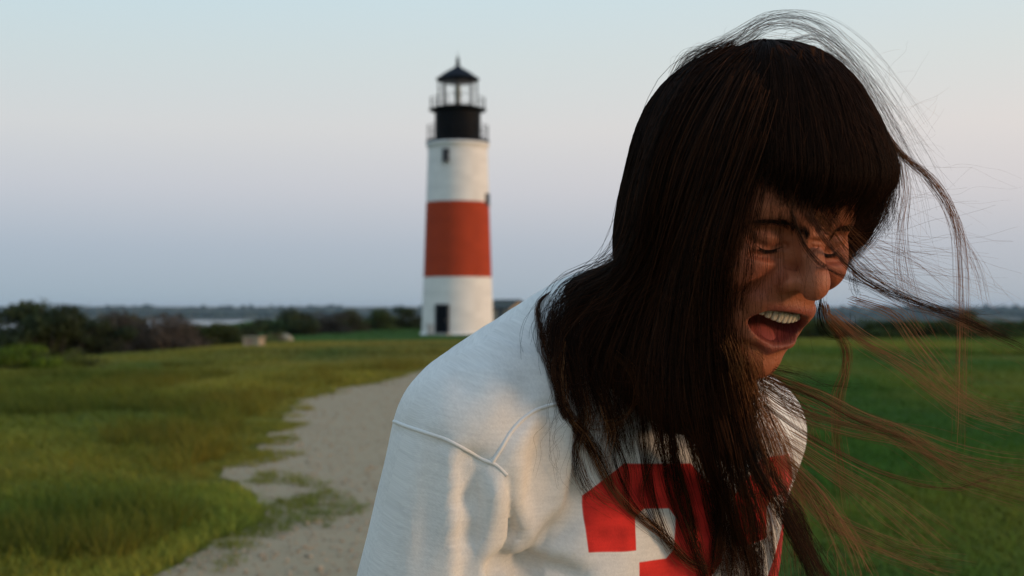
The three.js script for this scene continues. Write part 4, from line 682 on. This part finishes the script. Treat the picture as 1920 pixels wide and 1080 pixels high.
  for (let i = 0; i < 40; i++) { const x = 1065 + 215 * r(), y = 640 + 50 * r(), w = 10 * gauss(r), h = 90 + 170 * r(); lock(L, [[x, y, .006], [x + w * .4 + 6, y + h * .3, .006], [x + w + 14, y + h * .62, .005], [x + w * 1.6 + 26, y + h, .005]], 5 + Math.floor(8 * r()), .0025, .0028, dark, brown, .3, .18, { seg: 16, wob: .005, ragged: .5 }); }
  // separate, glossy locks with cloth between them
  const ropes = [[[1256, 680], [1258, 770], [1262, 850], [1272, 930], [1296, 1010], [1322, 1110]], [[1282, 690], [1300, 780], [1322, 860], [1340, 940], [1352, 1020], [1356, 1110]], [[1312, 700], [1330, 790], [1352, 870], [1366, 950], [1372, 1030], [1366, 1110]], [[1340, 690], [1356, 790], [1384, 880], [1408, 960], [1424, 1040], [1430, 1110]],
    [[1362, 690], [1384, 790], [1420, 880], [1466, 960], [1500, 1030], [1530, 1110]], [[1372, 700], [1400, 800], [1446, 890], [1490, 960], [1520, 1040], [1560, 1110]], [[1330, 800], [1344, 880], [1350, 960], [1336, 1040], [1330, 1110]], [[1300, 800], [1336, 900], [1378, 980], [1404, 1060], [1412, 1110]],
    [[1206, 680], [1204, 760], [1214, 840], [1226, 930], [1250, 1000], [1280, 1048], [1320, 1062]], [[1044, 640], [1040, 700], [1062, 770], [1098, 810], [1124, 860], [1150, 920]], [[1072, 640], [1074, 720], [1092, 780], [1080, 840], [1082, 890], [1104, 930]], [[1128, 660], [1134, 740], [1146, 810], [1160, 880], [1196, 950], [1236, 990], [1262, 1020]], [[1230, 690], [1226, 770], [1240, 850], [1256, 900]], [[1096, 650], [1112, 730], [1150, 790], [1160, 850]]];
  ropes.forEach((g, i) => { for (let k = 0; k < 2; k++) lock(L, g.map((q) => [q[0] + (k ? 12 * gauss(r) : 0), q[1], .007]), i < 8 ? 34 : 18, .0022, .0011 + .0006 * r(), dark, brown, k ? .45 : .08, .19, { seg: 26, wob: .0022, ragged: .3 }); });
  // thinner hair right of the main lock, sunlit brown painted into its colour
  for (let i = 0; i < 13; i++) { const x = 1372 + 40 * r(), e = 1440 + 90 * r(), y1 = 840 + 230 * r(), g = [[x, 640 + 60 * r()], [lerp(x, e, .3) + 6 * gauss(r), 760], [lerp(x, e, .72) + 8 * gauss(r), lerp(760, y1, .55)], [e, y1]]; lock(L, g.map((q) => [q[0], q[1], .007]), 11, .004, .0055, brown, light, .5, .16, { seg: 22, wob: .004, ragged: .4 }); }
  // stray tangle on the pale cloth
  for (let i = 0; i < 46; i++) { const x = 1050 + 200 * r(), y = 650 + 60 * r(), g = [[x, y]]; for (let k = 0; k < 6; k++) { const q = g[g.length - 1]; g.push([q[0] + 34 * gauss(r) * .6, q[1] + 30 + 14 * gauss(r)]); } lock(L, g.map((q) => [q[0], q[1], .006]), 2, .001, .003, dark, brown, .8, .13, { seg: 20 }); }
  // across the face and out on the wind
  const D = 1.035, W = new Strands(), air = (g, d0, d1, on = 0) => g.map(([x, y], i) => (i < on ? [x, y, i ? .016 : .006] : [x, y, 0, lerp(d0, d1, i / (g.length - 1))]));
  const fly = (g, n, s0, s1, mix, rad = .2, o = {}) => lock(W, air(g, o.d0 ?? 1.05, o.d1 ?? 1.06, o.on), n, s0, s1, o.dk ? dark : brown, o.dk ? brown : light, mix, rad, { free: !o.on, seg: 26, ragged: .35, wob: .004, ...o });
  fly([[1484, 396], [1506, 456], [1532, 490], [1566, 512], [1630, 538], [1700, 570], [1790, 592], [1860, 628], [1940, 664]], 22, .0010, .003, .2, .14, { dk: 1, d0: 1.03, d1: 1.06, on: 4 });
  fly([[1515, 396], [1546, 446], [1590, 494], [1640, 532], [1720, 566], [1800, 596], [1900, 640], [1950, 664]], 30, .0030, .0045, .5, .14, { d0: 1.03, on: 3, dk: 1 });
  fly([[1530, 400], [1566, 450], [1600, 500], [1650, 536], [1720, 566], [1800, 600], [1900, 644]], 30, .0022, .005, .5, .13, { d0: 1.03, on: 3 });
  fly([[1545, 400], [1585, 456], [1640, 510], [1700, 552], [1780, 580], [1840, 584], [1866, 576]], 10, .002, .003, .3, .13, { dk: 1, d0: 1.04, on: 2 });
  fly([[1560, 400], [1590, 440], [1640, 490], [1700, 540], [1780, 590], [1870, 650]], 22, .004, .009, .5, .09, { d0: 1.05, on: 2 });
  fly([[1640, 220], [1690, 290], [1735, 325], [1770, 370], [1792, 420], [1800, 490], [1802, 600], [1800, 720], [1797, 840]], 34, .0012, .0026, .7, .17, { d0: 1.12, d1: 1.1, ragged: .5 });
  fly([[1660, 250], [1700, 300], [1745, 340], [1780, 390], [1800, 440], [1830, 500], [1846, 570]], 22, .0015, .004, .7, .15, { d0: 1.12, d1: 1.1 });
  fly([[1690, 290], [1698, 360], [1690, 430], [1694, 500], [1710, 570], [1740, 640]], 18, .002, .005, .6, .15, { d0: 1.12, d1: 1.1 });
  fly([[1545, 570], [1552, 600], [1574, 628], [1588, 660], [1584, 700], [1570, 740], [1566, 800], [1574, 870], [1586, 960]], 34, .0022, .0016, .55, .19, { d0: 1.1, d1: 1.1, ragged: .55 });
  fly([[1540, 560], [1536, 590], [1546, 620], [1566, 634], [1584, 626], [1592, 606], [1588, 590]], 14, .0015, .0015, .1, .17, { dk: 1, d0: 1.1, d1: 1.1 });
  fly([[1585, 480], [1598, 510], [1604, 540], [1606, 556]], 12, .0012, .0007, .1, .18, { dk: 1, d0: 1.07, d1: 1.07 });
  fly([[1400, 690], [1460, 716], [1530, 742], [1600, 780], [1680, 810], [1740, 850], [1800, 892], [1870, 912], [1950, 936]], 60, .004, .009, .65, .17, { d0: 1.09, d1: 1.04 });
  fly([[1430, 760], [1500, 810], [1570, 850], [1640, 884], [1720, 908], [1790, 914], [1840, 900], [1890, 888], [1950, 894]], 16, .0026, .0022, .5, .16, { d0: 1.09, d1: 1.05 });
  fly([[1420, 720], [1500, 770], [1600, 800], [1700, 820], [1780, 850], [1860, 872], [1950, 884]], 40, .005, .011, .8, .21, { d0: 1.09, d1: 1.04 });
  fly([[1560, 590], [1620, 640], [1690, 680], [1760, 730], [1830, 770], [1930, 790]], 34, .004, .011, .95, .20, { d0: 1.09, d1: 1.04 });
  fly([[1600, 560], [1680, 590], [1720, 640], [1760, 690], [1800, 740], [1870, 776], [1940, 800]], 22, .004, .008, .9, .20, { d0: 1.07, d1: 1.04 });
  fly([[1470, 860], [1530, 920], [1570, 980], [1600, 1040], [1620, 1100]], 46, .004, .011, .75, .22, { d0: 1.08, d1: 1.04 });
  fly([[1480, 900], [1560, 980], [1640, 1020], [1720, 1050], [1800, 1066]], 34, .005, .012, .85, .21, { d0: 1.08, d1: 1.04 });
  fly([[1470, 820], [1560, 880], [1640, 930], [1700, 980], [1760, 1030]], 30, .005, .012, .9, .21, { d0: 1.08, d1: 1.04 });
  fly([[1480, 960], [1510, 1010], [1540, 1060], [1560, 1110]], 40, .004, .006, .5, .2, { dk: 1, d0: 1.07, d1: 1.05 });
  fly([[1410, 660], [1450, 690], [1500, 700], [1540, 716], [1600, 724]], 16, .003, .005, .4, .15, { dk: 1, d0: 1.06, d1: 1.08 });
  fly([[1420, 700], [1470, 740], [1510, 790], [1530, 850]], 40, .006, .008, .5, .16, { d0: 1.08, d1: 1.1 });
  fly([[1300, 640], [1340, 700], [1380, 690], [1430, 700], [1500, 730], [1540, 760]], 14, .004, .006, .3, .15, { dk: 1, d0: 1.05, d1: 1.08 });
  // ragged ends of the fringe
  for (let i = 0; i < 60; i++) { const x = 1610 + 70 * r(), y = 350 + 40 * r(), g = [[x + 6, y - 50], [x + 4, y - 10], [x - 4 + 10 * gauss(r) * .4, y + 26], [x - 14 + 14 * gauss(r), y + 52 + 14 * r()]]; fly(g, 4, .0012, .0016, .3, .13, { d0: 1.03, d1: 1.04, dk: 1 }); }
  for (let i = 0; i < 44; i++) { const x = 1450 + 180 * r(), y = 392, g = [[x - 4, y - 60], [x, y - 20], [x + 4, y + 8], [x + 12 * gauss(r) + 5, y + 22 + 18 * r()]]; lock(W, g.map((q) => [q[0], q[1], .005]), 4, .0010, .0018, dark, brown, .2, .13, { seg: 12, wob: .003 }); }
  // thin veil over cheek and eyes
  for (let i = 0; i < 34; i++) { const x = 1392 + 190 * r() * r(), y = 385 + 25 * r(), w = gauss(r), g = [[x, y, .006], [x + 6 * w - 2, y + 55, .010], [x + 12 * w - 4, y + 120, .012], [x + 20 * w - 6, y + 190, .012], [x + 26 * w - 4, y + 260, .010]]; lock(W, g, 2, .001, .003, dark, brown, .4, .11, { seg: 18, wob: .005, ragged: .7 }); }
  // messy upper layer of the crown
  for (let i = 0; i < 120; i++) { const x0 = 1400 + 170 * r(), y0 = 84 + 60 * r(), a = Math.atan2(1, (x0 - 1430) / 120) + .35 * gauss(r), g = [[x0, y0]]; for (let k = 0; k < 6; k++) { const q = g[g.length - 1], b = a + .14 * k * (x0 > 1430 ? 1 : -1) * .6, nx = q[0] + 40 * Math.cos(b), ny = q[1] + 40 * Math.abs(Math.sin(b)); if (!trace(coreW, nx + (nx > 1430 ? 14 : -14), ny, 1.42)) break; g.push([nx, ny]); } if (g.length < 4) continue; lock(S, g.map((q) => [q[0], q[1], .004]), 6, .001, .004, dark, brown, x0 > 1470 ? .45 : .1, .16, { seg: 16, wob: .006 }); }
  // fine fan beside the face
  for (let i = 0; i < 60; i++) { const y0 = 420 + 110 * r(), g = [[1590 + 40 * r(), y0]]; let dx = 26 + 22 * r(), dy = 6 + 8 * gauss(r); for (let k = 0; k < 7; k++) { const q = g[g.length - 1]; dy += 5 * gauss(r) + 1.4; g.push([q[0] + dx, q[1] + dy]); } fly(g, 1, 0, .002, .75, .085 + .05 * r(), { d0: 1.09, d1: 1.06, ragged: .5 }); }
  // over the crown: thin loops standing off in the wind
  const arcs = [[[1262, 160], [1290, 110], [1350, 84], [1410, 50], [1450, 32], [1510, 34], [1560, 60], [1610, 110], [1650, 180], [1690, 260], [1720, 330]], [[1300, 110], [1340, 86], [1390, 76], [1420, 44], [1480, 30], [1530, 46], [1570, 90], [1620, 140], [1660, 210], [1700, 300]], [[1270, 140], [1296, 100], [1330, 92], [1372, 74], [1420, 66], [1470, 74]], [[1400, 78], [1440, 52], [1500, 50], [1560, 80], [1600, 130], [1650, 200], [1690, 290], [1730, 360]], [[1480, 80], [1530, 70], [1580, 100], [1640, 170], [1680, 240], [1720, 310]], [[1540, 96], [1590, 130], [1640, 200], [1684, 270], [1712, 340], [1730, 420]]];
  for (const g of arcs) { fly(g, 20, .003, .005, .3, .12, { d0: 1.13, d1: 1.1, drift: .012, dk: 1 }); fly(g, 7, .005, .006, .6, .09, { d0: 1.15, d1: 1.1, drift: .02 }); }
  for (let i = 0; i < 24; i++) { const x = 1300 + 290 * r(), y = 104 - 26 * Math.sin((x - 1300) / 290 * 3.14) + (x > 1500 ? (x - 1500) * .4 : 0), g = [[x, y + 16]]; let a = -1.6 + .9 * gauss(r), c = (r() < .5 ? -1 : 1) * (.25 + .5 * r()); for (let k = 0; k < 6; k++) { const q = g[g.length - 1]; g.push([q[0] + 11 * Math.cos(a), q[1] + 11 * Math.sin(a)]); a += c; } fly(g, 2, .0008, .002, .2, .10, { d0: 1.13, d1: 1.13, dk: 1, ragged: .2 }); }
  for (let i = 0; i < 30; i++) { const g = [[1600 + 80 * r(), 170 + 130 * r()]]; let a = -.5 + .6 * gauss(r), c = .22 * gauss(r); for (let k = 0; k < 8; k++) { const q = g[g.length - 1]; g.push([q[0] + 17 * Math.cos(a), q[1] + 17 * Math.sin(a)]); a += c; } fly(g, 1, 0, .001, .5, .075, { d0: 1.12, d1: 1.1, ragged: .4 }); }
  for (let i = 0; i < 16; i++) { const g = [[1670 + 40 * r(), 290 + 190 * r()]]; let a = .4 + .5 * gauss(r); for (let k = 0; k < 9; k++) { const q = g[g.length - 1]; g.push([q[0] + 24 * Math.cos(a), q[1] + 24 * Math.sin(a)]); a += .12 * gauss(r) + .03; } fly(g, 1, 0, .002, .85, .07, { d0: 1.11, d1: 1.08, ragged: .4 }); }
  // loose hairs at the nape and the left outline
  for (let i = 0; i < 26; i++) { const y = 200 + 330 * r(), x = y < 400 ? lerp(1232, 1182, (y - 200) / 200) : lerp(1182, 1110, (y - 400) / 130), g = [[x + 14, y - 30], [x + 2, y], [x - 6 - 6 * r(), y + 26], [x - 4 - 12 * r(), y + 60]]; fly(g, 1, 0, .001, .2, .09, { d0: 1.18, d1: 1.19, dk: 1 }); }
  const soft = new THREE.MeshPhysicalMaterial({ vertexColors: true, roughness: .6, specularIntensity: .08, transmission: .4, thickness: 0 });
  for (const [st, m, nm] of [[S, hairMat, 'strands'], [L, hairMat, 'hanging_strands'], [W, soft, 'blown_strands']]) { const q = part(nm, toRoot(st.geometry()), m, hair); q.userData.kind = 'stuff'; }
}
renderer.render(scene, camera);
